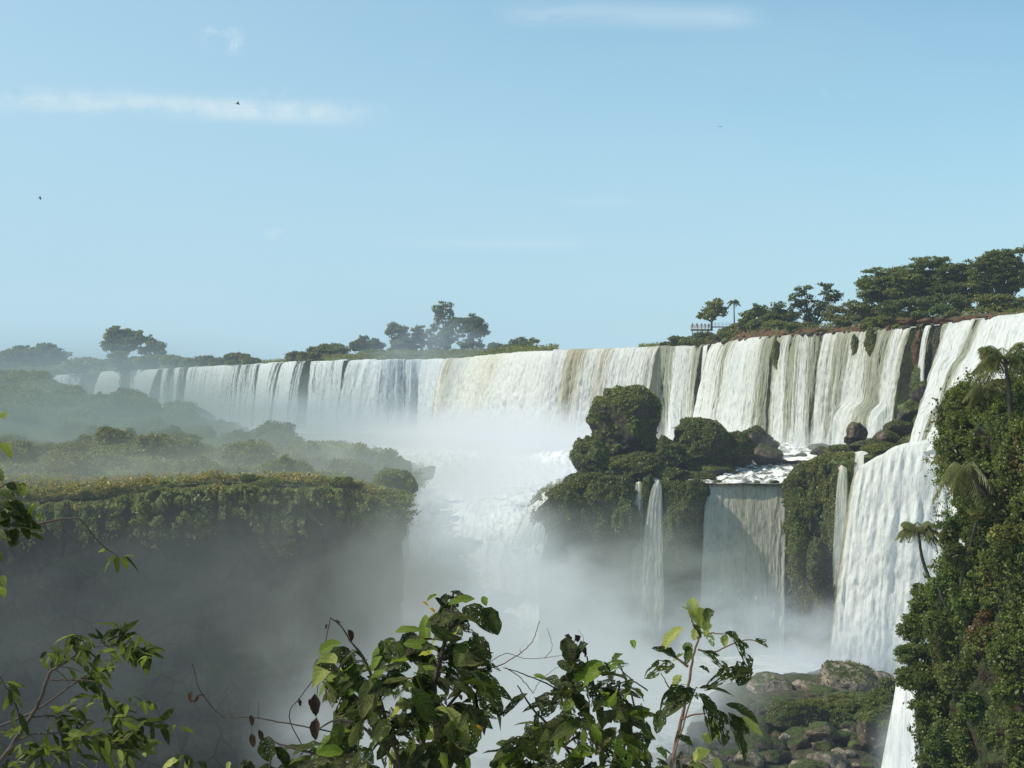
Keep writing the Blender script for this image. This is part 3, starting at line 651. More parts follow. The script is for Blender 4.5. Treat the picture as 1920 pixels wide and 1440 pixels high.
# ------------------------------------------------------------------ middle platform
plat = [(962, 1010, 285), (985, 985, 276), (1008, 955, 268), (1032, 930, 270), (1060, 915, 273), (1100, 905, 275), (1190, 904, 275), (1240, 906, 274.5), (1300, 907.5, 275.2), (1330, 908.5, 276), (1400, 908.5, 276), (1474, 908, 275), (1490, 885, 268), (1510, 868, 262),
        (1540, 858, 256), (1560, 858, 250), (1575, 872, 242), (1598, 862, 240), (1625, 858, 240), (1700, 850, 239), (1800, 845, 236), (1900, 840, 232)]
pt = rows(plat)
g1, o1 = add_wall('platform_cliff', pt, CZ-52., M['rock_wet'], step=.45, vstep=.5, amp=1.5, seed=23, lean=-.02, f0=.16)
# the ground of the platform behind its edge
ed, _ = dense(pt, 1.2); V = []
for q in (0, .5, 2, 6, 14, 30): 
    w_ = ed.copy(); w_[:, 1] += q; w_[:, 0] += 0; w_[:, 2] = np.minimum(ed[:, 2]-.02, CZ-9.)-(.25 if q > 1 else 0); V.append(w_)
V = np.stack(V, 1); _px = V[:, :, 0]/V[:, :, 1]*F+960; V[:, 1:, 2] = np.where((_px[:, 1:] < 1540) & (_px[:, 1:] > 1300), np.minimum(V[:, 1:, 2], CZ-17.2), V[:, 1:, 2]); V[:, 1:, 2] += .4*(fbm(V[:, 1:, 0]*.5, V[:, 1:, 1]*.5, 0, 8, 3)-.5)
tag(mk('platform_ground', V.reshape(-1, 3), grid_faces(V.shape[0], V.shape[1]), M['rock_wet']), kind='structure')
def grid_tris(g):
    v = g.reshape(-1, 3); q = grid_faces(g.shape[0], g.shape[1]); return v, np.vstack([q[:, [0, 1, 2]], q[:, [0, 2, 3]]])
def veg_on(g, n, leaf, mask=None, name='hanging_vegetation', mat='moss', seed=1, off=.5, hang=.5, pscale=.3, patch=.42, label=None, cat=None, kind='stuff', parent=None):
    """tufts of leaves growing on a surface; mask(p, k01, depth below the edge) thins them out"""
    v, f = grid_tris(g); gg = np.random.default_rng(seed)
    a, b, c = v[f[:, 0]], v[f[:, 1]], v[f[:, 2]]; nr = np.cross(b-a, c-a); ar = np.linalg.norm(nr, axis=1)+1e-9; nr /= ar[:, None]
    flip = np.sign(-(nr[:, 1])+.0001)[:, None]; flip = np.where(np.abs(nr[:, 2:3]) > .9, np.sign(nr[:, 2:3]), flip); nr = nr*flip
    ce = (a+b+c)/3; wgt = ar*np.clip((fbm(ce[:, 0]*pscale, ce[:, 1]*pscale, ce[:, 2]*pscale*.5, seed, 3)-patch)/.06, 0, 1)
    if mask is not None: wgt = wgt*mask(ce)
    wgt /= wgt.sum(); i = gg.choice(len(f), n, p=wgt); r1 = np.sqrt(gg.random(n)); r2 = gg.random(n)
    p = a[i]*(1-r1)[:, None]+b[i]*(r1*(1-r2))[:, None]+c[i]*(r1*r2)[:, None]
    lump = billow(p[:, 0]*.55, p[:, 1]*.55, p[:, 2]*.45, seed+4, 2)
    p = p+nr[i]*(off*(lump**2)*1.6*(.6+.4*gg.random(n)))[:, None]
    lv, lf = leaves(p, leaf, nr[i], .35, .6, droop=hang, g=gg)
    o = mk(name, lv, lf, M[mat], parent, False, fc={'tone': np.clip(.25+.9*(lump-.45)+.5*gg.random(n)-.1, 0, 1)})
    if parent is None: tag(o, label, cat, None, kind)
    return o
pxof = lambda p: p[:, 0]/p[:, 1]*F+960
pyof = lambda p: HY-(p[:, 2]-CZ)/p[:, 1]*F
def mplat(p):
    x, y = pxof(p), pyof(p)
    m = np.ones(len(p)); m[(x > 1322) & (x < 1474)] = .0
    m = m*np.where((x > 1474) & (x < 1560), 1.0, np.clip(1-(y-905)/140., .06, 1)); m = m*np.where(x > 1625, 0.15, 1)
    m = m*np.where((x > 1185) & (x < 1245), .5, 1); m = m*np.where((x > 1474) & (x < 1560) & (y > 1090), .15, 1)
    return m
veg_on(g1, 90000, .34, mplat, 'hanging_moss', 'moss', 3, .9, .7, .22, .30, 'dark hanging moss and ferns matted over the face of the middle rock platform', 'moss')
def mledge(p): x = pxof(p); return np.where((x > 1512) & (x < 1560), 1., np.where(x < 1190, .8, .12))*np.where(p[:, 2] > ed[:, 2].min()-2, 1, 0)
veg_on(V, 26000, .32, mledge, 'ledge_moss', 'leaf_olive', 9, .8, .1, .3, .35, 'olive moss covering the flat top of the middle rock platform', 'moss')

B = boulder
B('largest mossy boulder, tall and dark with a green bushy top, in front of the falls', 1176, 808, 290, 66, 78, 'mossrock', 3, dz=60, moss=12000, minz=.05, leaf=.42, name='mossy_boulder', cushion=.22, planes=9, sub=6, mossmat='leaf_olive')
B('grey green boulder at the left end of the mossy boulder group', 1106, 868, 284, 34, 42, 'mossrock', 5, moss=5000, minz=-.35, leaf=.32, name='mossy_boulder', cushion=.3, planes=10, mossmat='moss')
B('rounded mossy dome boulder right of the largest boulder', 1305, 846, 288, 56, 54, 'mossrock', 7, moss=9000, minz=-.2, leaf=.36, name='mossy_boulder', cushion=.3, planes=12, sub=6, round_=.15, mossmat='moss')
B('mossy boulder leaning between the largest and the dome boulder', 1250, 862, 284, 36, 40, 'mossrock', 8, moss=4500, minz=-.2, leaf=.34, name='mossy_boulder', cushion=.3, mossmat='moss')
B('low mossy boulder at the foot of the largest boulder', 1190, 880, 281, 50, 30, 'mossrock', 9, moss=5000, minz=-.4, leaf=.34, name='mossy_boulder', cushion=.35, round_=.25, mossmat='moss')
B('broad shrub covered mound at the left end of the platform', 1120, 915, 277, 62, 28, 'mossrock', 10, moss=6500, minz=-.3, leaf=.36, name='mossy_boulder', cushion=.3, round_=.25, mossmat='moss')
B('mossy shoulder of rock dipping toward the rapids', 1060, 950, 274, 46, 34, 'mossrock', 12, moss=5000, minz=-.4, leaf=.34, name='mossy_boulder', cushion=.3, round_=.25, mossmat='moss')
B('small knob of rock standing on the grey green boulder', 1087, 838, 284, 3.5, 8, 'rock_brown', 11, name='rock', sub=3, cat='rock')
B('bare brown boulder, broad and cracked, right of the mossy dome boulder', 1424, 832, 298, 42, 28, 'rock_brown', 13, dz=34, planes=9, rough=.16, sub=6, moss=900, minz=.5, patch=.45)
B('bare brown boulder jutting right above the cascade', 1436, 852, 294, 28, 19, 'rock_brown', 14, planes=10, rough=.16)
B('dark mossy boulder under the bare brown boulders', 1378, 850, 290, 38, 36, 'mossrock', 15, dz=26, moss=4500, minz=-.1, leaf=.34, name='mossy_boulder', cushion=.25)
B('dark flat boulder at the edge of the ledge pool', 1345, 884, 284, 42, 17, 'rock_wet', 16, dz=30, moss=1200, minz=.1)
B('dark boulder behind the small white spout', 1255, 893, 279, 44, 17, 'rock_wet', 17, dz=25, moss=2500, minz=-.1)
B('mossy hump of rock at the back of the ledge pool', 1300, 897, 279, 40, 14, 'mossrock', 18, dz=25, moss=2500, minz=-.1)
# tiny dark rocks that break the cascade, all of a kind
g = np.random.default_rng(5)
CR = [(1424, 853, 303, 12, 4), (1452, 846, 309, 18, 5), (1503, 853, 300, 14, 6), (1536, 838, 300, 20, 7), (1468, 866, 297, 40, 4), (1505, 858, 296, 18, 5), (1440, 872, 294, 26, 3.5), (1495, 886, 284, 10, 10), (1484, 895, 281, 14, 7), (1410, 880, 290, 18, 3), (1540, 846, 292, 22, 9), (1480, 856, 302, 13, 4)]
for i, (x, y, Y, rx, ry) in enumerate(CR):
    B('low wet brown rock breaking the white water of the stepped cascade', x, y, Y, rx, ry, 'rock_brown', 200+i, sub=4, planes=12, name='cascade_rock', group='rocks in the stepped cascade', cat='rock')
# rocky slope that rises to the right between the falls
SL = [(1606, 812, 262, 17, 19, 'square brown block of rock perched on the rocky slope'), (1592, 826, 262, 10, 9, 'small tilted slab leaning on the perched square block'),
      (1580, 845, 262, 26, 12, 'dark rock at the lower left end of the rocky slope'), (1632, 838, 260, 34, 14, 'long reddish brown rock along the rocky slope'), (1660, 822, 262, 30, 15, 'greyish rock slab beside the white run-out of the stepped waterfall'),
      (1690, 800, 262, 30, 20, 'dark shaded rock on the upper rocky slope'), (1668, 850, 252, 44, 14, 'long wet brown rock under the rocky slope'), (1712, 775, 262, 26, 26, 'mossy rock hump below the red cliff'),
      (1738, 745, 262, 26, 32, 'tall mossy rock step at the foot of the red cliff'), (1740, 790, 252, 32, 26, 'wet rock with small trickles beside the white chute'), (1718, 828, 246, 34, 14, 'low wet rock beside the white chute'), (1640, 862, 246, 30, 12, 'mossy low rock at the top of the great lower waterfall'), (1760, 765, 250, 18, 22, 'small mossy rock close to the white chute')]
for i, (x, y, Y, rx, ry, lb) in enumerate(SL):
    B(lb, x, y, Y, rx, ry, 'rock_brown' if i < 7 else 'rock_wet', 300+i, planes=9, rough=.18, moss=1600 if i > 1 else 0, minz=.1, leaf=.3, patch=.45, name='slope_rock', cat='rock', sub=5)
# green mound and pillar top
B('bright green moss mound crowning the dark pillar cliff', 1550, 872, 258, 36, 20, 'mossrock', 330, dz=34, moss=9000, minz=-.5, leaf=.3, mossmat='leaf_olive', name='moss_mound', cushion=.35, round_=.25, cat='moss mound')
B('green moss mound beside the long reddish rock', 1600, 862, 250, 40, 14, 'mossrock', 331, dz=30, moss=5500, minz=-.5, leaf=.3, mossmat='leaf_olive', name='moss_mound', cushion=.35, round_=.25, cat='moss mound')
B('mossy rib of rock above the twin thin falls', 1650, 846, 246, 34, 13, 'mossrock', 332, moss=4500, minz=-.5, leaf=.3, mossmat='leaf_olive', name='moss_mound', cushion=.35, round_=.25, cat='moss mound')
B('slim mossy pillar between two thin waterfalls', 1598, 930, 238.5, 12, 66, 'mossrock', 333, dz=12, moss=4500, minz=-1.3, leaf=.28, mossmat='moss', name='mossy_pillar', cushion=.35, round_=.3, cat='rock pillar', hang=.8)
# the pillar cliff between platform curtain and thin falls: vegetation hangs in lumps
for i, (x, y, rx, ry) in enumerate([(1505, 905, 26, 34), (1535, 900, 26, 40), (1500, 960, 20, 40), (1528, 965, 24, 46), (1552, 1010, 16, 60), (1500, 1030, 18, 50), (1530, 1060, 20, 46)]):
    B('lump of dark leafy moss hanging on the pillar cliff', x, y, 262-i*1.6, rx, ry, 'mossrock', 340+i, dz=26, moss=4200, minz=-1.3, leaf=.3, mossmat='moss', name='hanging_moss_lump', cushion=.5, round_=.6, cat='moss', hang=.7, group='moss lumps on the pillar cliff')

for i, (x, y, Y, rx, ry) in enumerate([(1268, 925, 273, 22, 24), (1300, 928, 273, 24, 28), (1284, 960, 272, 30, 40), (1214, 922, 273, 12, 26), (1170, 922, 274, 26, 24), (1130, 945, 273, 40, 44), (1072, 975, 271, 40, 50), (1035, 1010, 268, 24, 60), (1110, 1010, 271, 44, 60), (1165, 990, 272, 28, 60), (1262, 1020, 271, 24, 60), (1318, 918, 274, 12, 12), (1250, 912, 274, 14, 9), (1482, 915, 273, 14, 16)]):
    B('dark mossy hump bulging from the front of the middle platform', x, y, Y, rx, ry, 'mossrock', 700+i, dz=min(rx, 24), moss=int(2500+rx*ry*2), minz=-1.3, leaf=.32, mossmat='moss', name='moss_hump', cushion=.5, round_=.25, cat='moss', hang=.6, group='mossy humps on the platform front')
for i, (x, y, Y, rx, ry) in enumerate([(1345, 903, 276, 9, 3.5), (1372, 905, 275.6, 5, 2.5), (1418, 905, 275.5, 7, 3), (1452, 904, 275.5, 8, 4), (1338, 908, 275, 5, 4)]):
    B('small dark stone on the lip of the flat ledge pool', x, y, Y, rx, ry, 'rock_wet', 720+i, sub=3, planes=9, name='lip_stone', group='stones on the ledge lip', cat='rock')
for i, (x, y, Y, rx, ry, mt) in enumerate([(1150, 752, 288, 26, 12, 'leaf_olive'), (1192, 744, 288, 24, 11, 'leaf_olive'), (1222, 770, 287, 16, 14, 'moss'), (1128, 780, 286, 14, 12, 'moss'), (1290, 802, 286, 26, 10, 'moss'), (1325, 804, 286, 20, 10, 'leaf_olive'), (1262, 838, 282, 20, 12, 'moss'), (1100, 838, 282, 18, 10, 'moss'), (1165, 872, 279, 24, 12, 'leaf_olive'), (1210, 862, 279, 20, 12, 'moss'), (1080, 915, 274, 26, 12, 'leaf_olive'), (1140, 900, 275, 30, 12, 'moss'), (1378, 822, 290, 16, 9, 'moss')]):
    tree('low bushy growth on the mossy boulders of the middle platform', x, Y, [(x, y, rx*.6, ry*.7), (x-rx*.4, y+3, rx*.5, ry*.6), (x+rx*.4, y+4, rx*.5, ry*.6)], mt, name='boulder_shrub', cat='shrub', group='bushy growth on the mossy boulders', seed=860+i, limbs=False, base=y+ry, leafk=1.0)
# rim rocks, red soil and vegetation along the lip on the right
RR = [(1345, 648, 1, 6, 18), (1395, 628, 2, 5, 5), (1470, 625, 2, 7, 6), (1500, 620, 2, 5, 7), (1540, 618, 2, 13, 6), (1620, 610, 3, 16, 10), (1700, 600, 4, 26, 13), (1745, 603, 4, 28, 15), (1795, 600, 4, 26, 12), (1830, 597, 5, 30, 12), (1606, 622, 1, 6, 12), (1640, 640, 0, 6, 20)]
for i, (x, y, bk, rx, ry) in enumerate(RR):
    Y = lip(x)[1]+bk
    B('dark red basalt rock on the rim of the right falls', x, y+2, Y, rx*.8, ry*.6, 'rock_red', 360+i, planes=7, rough=.3, name='rim_rock', cat='rock', group='red rocks along the rim', dz=(rx+ry)/2)
g = np.random.default_rng(99)
for i in range(34):
    x = 1345+15.5*i+6*g.normal(); r_ = 3+5*g.random()**2
    B('small dark stone on the rim of the right falls', x, lip(x)[0]+1-r_*.1, lip(x)[1]-.3, r_, r_*.75, ('rock_red', 'rock_wet', 'rock')[i % 3], 740+i, sub=3, planes=7, rough=.3, name='rim_stone', cat='rock', group='small stones along the rim')
def rib(label, x, y0, y1, wpx, mat, seed, moss=2500, mossmat='moss', name='rock_rib', fwd=1.6):
    Yl = lip(x)[1]-fwd; cy = (y0+y1)/2
    return B(label, x, cy, Yl, wpx, (y1-y0)/2*1.04, mat, seed, dz=wpx*1.2, planes=22, rough=.2, moss=moss, minz=-1.3, leaf=.3, mossmat=mossmat, name=name, cat='rock', cushion=.2, hang=.8, patch=.40)
rib('dark rock spine in the gap right of the white curtain', 1333, 648, 745, 7, 'rock_red', 380, 300, fwd=.8)
rib('green mossy rock rib between two bright waterfalls', 1458, 634, 700, 10, 'mossrock', 381, 2200, 'leaf_olive')
rib('dark rock rib with wet streaks left of the stepped waterfall', 1540, 630, 790, 8, 'rock_wet', 382, 900, fwd=1.0)
rib('short green tuft of rock hanging over the stepped waterfall', 1604, 628, 662, 8, 'mossrock', 383, 1500, 'leaf_olive', fwd=3)
rib('long green tongue of plants hanging over the stepped waterfall', 1632, 612, 668, 9, 'mossrock', 384, 2600, 'leaf_olive', fwd=3.5)
rib('red earth cliff between the stepped waterfall and the thin streams', 1724, 612, 700, 15, 'rock_red', 385, 500, fwd=1.0)
rib('mossy lower cliff under the red earth', 1722, 680, 760, 18, 'mossrock', 386, 3500, 'leaf_olive', fwd=3.0)
rib('dark shaded cliff face left of the white chute', 1762, 610, 725, 13, 'rock', 387, 900, 'moss', fwd=1.2)
rib('mossy rock step below the dark shaded cliff', 1752, 700, 765, 20, 'mossrock', 388, 2600, 'leaf_olive', fwd=4)
rib('green rock rib dividing the far right falls', 1812, 615, 700, 5, 'mossrock', 389, 900, 'leaf_olive', fwd=4)
veg_on(gB1, 42000, .36, lambda p: np.where(pxof(p) < 1650, 1., .45), 'bank_undergrowth', 'leaf_olive', 17, .9, .1, .3, .33, 'low olive undergrowth covering the bank above the right falls', 'undergrowth')
veg_on(gB2, 30000, .55, None, 'bank_undergrowth', 'leaf_olive', 18, 1.6, .1, .2, .2, 'low undergrowth covering the bank above the middle falls', 'undergrowth')
veg_on(gB3, 30000, .7, lambda p: np.where(pxof(p) > -60, 1., 0), 'bank_undergrowth', 'island_green', 19, 1.8, .1, .2, .2, 'low undergrowth covering the bank above the hazy far falls', 'undergrowth')
M['rimveg'] = foliage_mat('rim_shrub', (.05, .056, .012), (.20, .20, .045))

# ------------------------------------------------------------------ rim trees (far)
T = tree
T('broad flat crowned hazy tree at the far left edge', 70, 930, pads(64, 672, 66, 24, 33, 1, 0.27, .5)+[(20, 690, 50, 16), (80, 690, 46, 16), (64, 668, 50, 14)], seed=1, tr=.9, leafk=1.1)
T('tall feathery tree, left one of the pair on the far rim', 226, 720, pads(230, 640, 40, 34, 36, 2, 0.27, .55)+[(225, 660, 26, 14), (232, 630, 20, 12), (215, 650, 18, 12)], 'island_green', seed=2, tr=.7)
T('smaller feathery tree, right one of the pair on the far rim', 282, 720, pads(285, 655, 24, 26, 14, 3, .4, .55)+[(290, 668, 18, 10), (278, 638, 12, 8)], 'island_green', seed=3, tr=.5)
def bush(label, x, y, Y, rx, ry, mat='rimveg', seed=1, group=None, n=5, base=None, name='shrub', cat='shrub', leafk=1.0, dens=9.):
    g = np.random.default_rng(seed+500); bl = [(x, y+ry*.2, rx*.8, ry*.95)]
    for i in range(n): a = g.random()*6.283; bl.append((x+math.cos(a)*rx*.55, y-abs(math.sin(a))*ry*.4+ry*.2, rx*(.3+.25*g.random()), ry*(.35+.3*g.random())))
    return tree(label, x, Y, bl, mat, name=name, cat=cat, group=group, seed=seed, limbs=False, base=base if base else y+ry, leafk=leafk, dens=dens)
GB = 'low shrubs along the far rim'
for i, (x, y, rx, ry, bk) in enumerate([(15, 697, 40, 12, 15), (60, 696, 40, 10, 12), (110, 695, 30, 10, 10), (155, 683, 34, 16, 12), (190, 682, 28, 14, 15), (240, 680, 36, 14, 14), (285, 678, 34, 14, 12), (325, 677, 26, 13, 10), (352, 681, 18, 9, 8), (384, 675, 22, 9, 9), (412, 678, 20, 8, 12),
                                      (445, 672, 28, 11, 8), (470, 676, 20, 9, 10), (552, 667, 18, 10, 8), (580, 668, 24, 11, 6), (20, 702, 40, 14, -20)]):
    Y = lip(x)[1]+bk
    bush('low rounded shrub growing on the far rim above the hazy waterfalls', x, y, Y, rx, ry, 'island_green' if i < 9 else 'rimveg', 600+i, GB)
bush('wide round topped green bush at the left of the middle rim group', 615, 658, 590, 38, 17, 'leaf_mid', 620, n=8)
bush('dark shrub overhanging the falls under the round bush', 655, 678, 578, 18, 12, 'leaf_far', 621)
T('small dark spreading tree left of the vine covered tree', 686, 585, pads(686, 648, 26, 16, 12, 4, .45, .6)+[(686, 646, 22, 12)], seed=4, tr=.35)
T('vine covered rounded tree leaning left on the middle rim', 748, 580, [(744, 618, 17, 15), (752, 632, 20, 18), (760, 645, 18, 14), (735, 628, 9, 18), (756, 655, 24, 14)], 'leaf_mid', seed=5, tr=.5, dens=12)
T('slender pale green tree in the gap of the middle rim group', 786, 582, [(785, 622, 12, 12), (790, 640, 16, 14), (778, 650, 14, 12), (808, 622, 10, 14), (806, 645, 16, 16)], 'island_green', seed=6, tr=.3)
T('tallest tree of the middle rim with a loose ragged top', 836, 575, [(826, 578, 13, 9), (834, 572, 12, 6), (830, 592, 14, 9), (822, 604, 10, 8), (840, 612, 18, 12), (848, 628, 20, 16), (832, 640, 20, 16), (850, 600, 12, 9), (845, 586, 9, 6)], 'leaf_mid', seed=7, tr=.5, gap=.8)
T('dense dark tree right of the tallest one with an open right side', 886, 570, [(884, 600, 22, 12), (872, 612, 22, 16), (895, 615, 18, 14), (905, 625, 13, 9), (885, 630, 22, 12), (900, 645, 8, 8), (878, 646, 16, 10), (912, 615, 8, 8)], 'leaf_far', seed=8, tr=.5)
T('small domed tree at the right end of the middle rim group', 975, 560, [(972, 640, 14, 12), (985, 643, 12, 8), (1000, 640, 8, 6), (962, 650, 10, 7)], 'leaf_mid', seed=9, tr=.3)
for i, (x, y, rx, ry, mt) in enumerate([(700, 668, 34, 12, 'leaf_mid'), (735, 667, 30, 13, 'leaf_mid'), (775, 668, 30, 14, 'leaf_mid'), (815, 664, 30, 14, 'leaf_mid'), (850, 664, 26, 12, 'leaf_olive'), (880, 662, 24, 12, 'leaf_olive'), (905, 660, 18, 9, 'leaf_olive'), (935, 653, 20, 11, 'leaf_mid'), (955, 655, 22, 10, 'leaf_mid'), (985, 655, 24, 9, 'leaf_olive'), (1003, 658, 10, 5, 'leaf_olive'), (800, 674, 24, 8, 'leaf_mid'), (845, 673, 26, 8, 'leaf_mid')]):
    bush('green shrub under the trees of the middle rim group', x, y, 568 if i < 11 else 555, rx, ry, mt, 640+i, 'shrubs under the middle rim trees')
# right rim
GR = 'shrubs along the right rim'
for i, (x, y, Y, rx, ry, mt) in enumerate([(1272, 638, 405, 18, 9, 'leaf_far'), (1250, 646, 410, 10, 5, 'leaf_mid'), (1290, 640, 402, 16, 9, 'leaf_mid'), (1322, 630, 398, 20, 11, 'leaf_far'), (1340, 636, 390, 15, 10, 'leaf_olive'), (1312, 640, 392, 14, 8, 'leaf_olive'), (1360, 628, 385, 20, 14, 'leaf_olive'), (1378, 620, 380, 20, 13, 'leaf_olive'), (1400, 612, 372, 24, 14, 'leaf_olive'),
                                         (1425, 610, 365, 22, 12, 'leaf_mid'), (1455, 610, 355, 24, 11, 'leaf_olive'), (1490, 612, 340, 18, 9, 'leaf_mid'), (1512, 612, 338, 14, 8, 'leaf_olive'), (1585, 602, 325, 20, 11, 'leaf_olive'), (1640, 604, 312, 22, 11, 'leaf_mid'), (1665, 596, 308, 20, 10, 'leaf_olive'), (1625, 612, 306, 14, 8, 'leaf_olive'), (1700, 592, 300, 26, 9, 'leaf_mid'), (1765, 582, 290, 26, 12, 'leaf_bright'), (1785, 590, 286, 14, 8, 'leaf_olive'), (1730, 590, 296, 20, 9, 'leaf_mid'), (1690, 612, 298, 14, 6, 'leaf_olive')]):
    bush('leafy shrub on the rim above the right falls', x, y, Y, rx, ry, mt, 670+i, GR, name='rim_shrub')
T('small leaning tree with a wide crown beside the viewing platform', 1334, 388, [(1338, 580, 22, 14), (1320, 585, 11, 10), (1352, 574, 12, 9), (1355, 585, 12, 8), (1332, 592, 16, 8), (1312, 592, 6, 5), (1322, 597, 5, 4), (1345, 566, 10, 6)], 'leaf_olive', seed=11, tr=.35, base=615, lean=.0)
T('airy light green tree right of the palm on the rim', 1418, 372, pads(1418, 592, 26, 20, 14, 12, .4, .6)+[(1400, 600, 14, 8), (1418, 580, 12, 8)], 'leaf_mid', seed=12, tr=.3)
T('low dome shaped dark green tree on the right rim', 1462, 362, pads(1462, 596, 34, 22, 18, 13, .4, .6)+[(1462, 592, 26, 12), (1445, 600, 20, 10), (1482, 600, 18, 10)], 'leaf_far', seed=13, tr=.35)
T('dark fruit tree with two rounded crowns and a forked trunk', 1522, 348, [(1508, 548, 20, 13), (1494, 565, 16, 14), (1512, 572, 18, 12), (1550, 540, 14, 12), (1556, 556, 18, 12), (1545, 572, 18, 13), (1530, 585, 18, 12), (1520, 600, 12, 10), (1572, 556, 8, 6)], 'leaf_far', seed=14, tr=.5, dens=11)
T('bright olive bush tree right of the dark forked tree', 1572, 338, [(1575, 580, 24, 14), (1560, 592, 20, 12), (1590, 592, 20, 14), (1572, 600, 26, 10)], 'leaf_olive', seed=15, tr=.3)
T('airy fine leaved tree at the left foot of the big forest', 1625, 325, pads(1622, 590, 34, 26, 20, 16, .4, .55)+[(1640, 585, 20, 12)], 'leaf_olive', seed=16, tr=.3)
T('wide umbrella tree, the left one of the big forest', 1668, 318, pads(1668, 550, 66, 46, 51, 17, 0.27, .38)+[(1640, 530, 28, 9), (1650, 512, 30, 8), (1680, 505, 30, 9), (1670, 560, 34, 14)], 'leaf_mid', seed=17, tr=.5)
T('tall umbrella tree in the middle of the big forest', 1730, 312, pads(1730, 535, 66, 52, 54, 18, 0.27, .38)+[(1730, 492, 40, 9), (1762, 500, 26, 8), (1700, 520, 30, 10), (1740, 550, 40, 16)], 'leaf_mid', seed=18, tr=.5)
T('dark spreading tree in the right of the big forest', 1800, 306, pads(1800, 535, 56, 48, 45, 19, 0.29, .42)+[(1800, 500, 34, 10), (1820, 525, 30, 14), (1790, 550, 36, 16)], 'leaf_far', seed=19, tr=.5)
T('tallest open crowned tree at the top right corner of the forest', 1880, 300, pads(1880, 520, 66, 60, 60, 20, 0.24, .40)+[(1855, 475, 18, 7), (1885, 478, 16, 6), (1905, 490, 26, 9), (1850, 500, 24, 10), (1900, 525, 26, 12), (1920, 470, 20, 8)], 'leaf_mid', seed=20, tr=.45)
T('low light green tree under the tallest tree at the right edge', 1870, 285, pads(1880, 575, 56, 28, 36, 21, 0.29, .5)+[(1840, 580, 26, 10)], 'leaf_olive', seed=21, tr=.3)
T('dark undergrowth tree filling the foot of the big forest', 1730, 300, [(1690, 575, 34, 16), (1730, 572, 36, 18), (1775, 568, 34, 16), (1810, 572, 30, 14), (1660, 582, 24, 12)], 'leaf_far', seed=22, tr=.3)

# palms
def palm(label, px, base, Y, top, crown, seed, n=16, tr=.14, mat='palm', group=None, leafw=.35, droop=1.1, name='palm_tree'):
    """top: pixel of the crown; crown: frond length in metres"""
    g = np.random.default_rng(seed); b = P(px, base, Y); c = P(top[0], top[1], Y); root = tag(empty(name, b), label, 'palm', group)
    mid = (b+c)/2+np.array([(top[2] if len(top) > 2 else 0), 0, 0]); path = spline([b-[0, 0, .4], mid, c], 14)-b
    MB().tube(path, np.linspace(tr*1.25, tr*.75, 14), 8).build('trunk', M['bark'], root, True)
    for i in range(n):
        a = i*2.399+g.random()*.5; el = .95-1.15*(i/n)+.25*(g.random()-.5); L = crown*(.8+.3*g.random())
        d = np.array([math.cos(a), math.sin(a), 0]); q = []
        for t_ in np.linspace(0, 1, 12):
            q.append(c-b+d*L*t_*math.cos(el)*(1-.25*t_)+np.array([0, 0, L*(t_*math.sin(el)-droop*.55*t_*t_)]))
        q = np.array(q); mb = MB(); mb.tube(q, np.linspace(tr*.22, tr*.04, 12), 4); vs, fs = [], []
        m = 46; s = np.linspace(.12, 1, m); ctr = np.stack([np.interp(s, np.linspace(0, 1, 12), q[:, k]) for k in range(3)], 1)
        tg = unit(np.gradient(ctr, axis=0)); side = unit(np.cross(tg, [0, 0, 1.0]))
        for sg in (-1, 1):
            ll = leafw*crown*np.sin(np.pi*np.clip(s, 0, 1)**.8)**.6*(.7+.5*g.random(m))
            dirs = unit(side*sg+tg*.5+np.array([0, 0, -.45-.5*droop])[None]+g.normal(size=(m, 3))*.18)
            wv = unit(np.cross(dirs, side*sg+[0, 0, .3]))*.035*crown*.35
            v = np.stack([ctr-tg*.02, ctr+dirs*ll[:, None]*.5+wv, ctr+dirs*ll[:, None], ctr+dirs*ll[:, None]*.5-wv], 1).reshape(-1, 3)
            mb.add(v, np.arange(m*4).reshape(-1, 4))
        v = np.vstack(mb.v); f = np.vstack(mb.f); mk('frond', v, f, M[mat], root, False, fc={'tone': np.full(len(f), .2+.7*g.random())})
    return root
palm('slender small palm standing on the rim behind the viewing platform', 1377, 612, 385, (1376, 566), 2.6, 31, n=18, tr=.16, mat='leaf_mid')
palm('slim curved palm leaning out over the great waterfall', 1752, 1102, 122, (1722, 992, -.35), 2.7, 32, n=22, tr=.14, leafw=.36)
palm('tall feathery palm rising above the leafy cliff at the right edge', 1896, 800, 113, (1884, 672, .1), 3.6, 33, n=28, tr=.19, droop=.9)
palm('drooping palm hanging from the leafy cliff above the small leaning palm', 1862, 935, 113, (1808, 880, -.1), 3.2, 34, n=17, tr=.13, droop=1.5)
palm('grey green palm behind the dark bush top on the leafy cliff', 1868, 800, 117, (1846, 728, 0), 2.6, 35, n=13, tr=.1, droop=1.2)

# viewing platform with visitors
dk = P(1315, 617, 392); root = tag(empty('viewing_platform', dk), 'small wooden viewing platform with railing and visitors at the edge of the rim', 'viewing platform')
L_ = 38/F*392; x0, x1 = -L_*.5, L_*.5
MB().box((0, 1.5, -.1), (L_, 3.2, .28)).build('deck', M['wood'], root)
mb = MB()
for zz in (.45, .75, 1.05): mb.box((0, -.06, zz), (L_, .06, .10)); mb.box((x0+.03, 1.5, zz), (.06, 3.0, .10))
mb.build('rail', M['wood'], root)
for i in range(7): MB().box((x0+i*L_/6, -.14, .5), (.12, .10, 1.2)).build('post', M['wood'], root)
for i in range(4): MB().box((x0+.4+i*L_/4, .6, -1.5), (.2, .2, 2.6)).build('leg', M['dark'], root)
MB().box((0, .4, -.36), (L_*.98, .2, .22)).build('beam', M['dark'], root)
wk = P(1352, 612, 394); wr = tag(empty('walkway', wk), 'dark low walkway leading from the viewing platform into the trees', 'walkway')
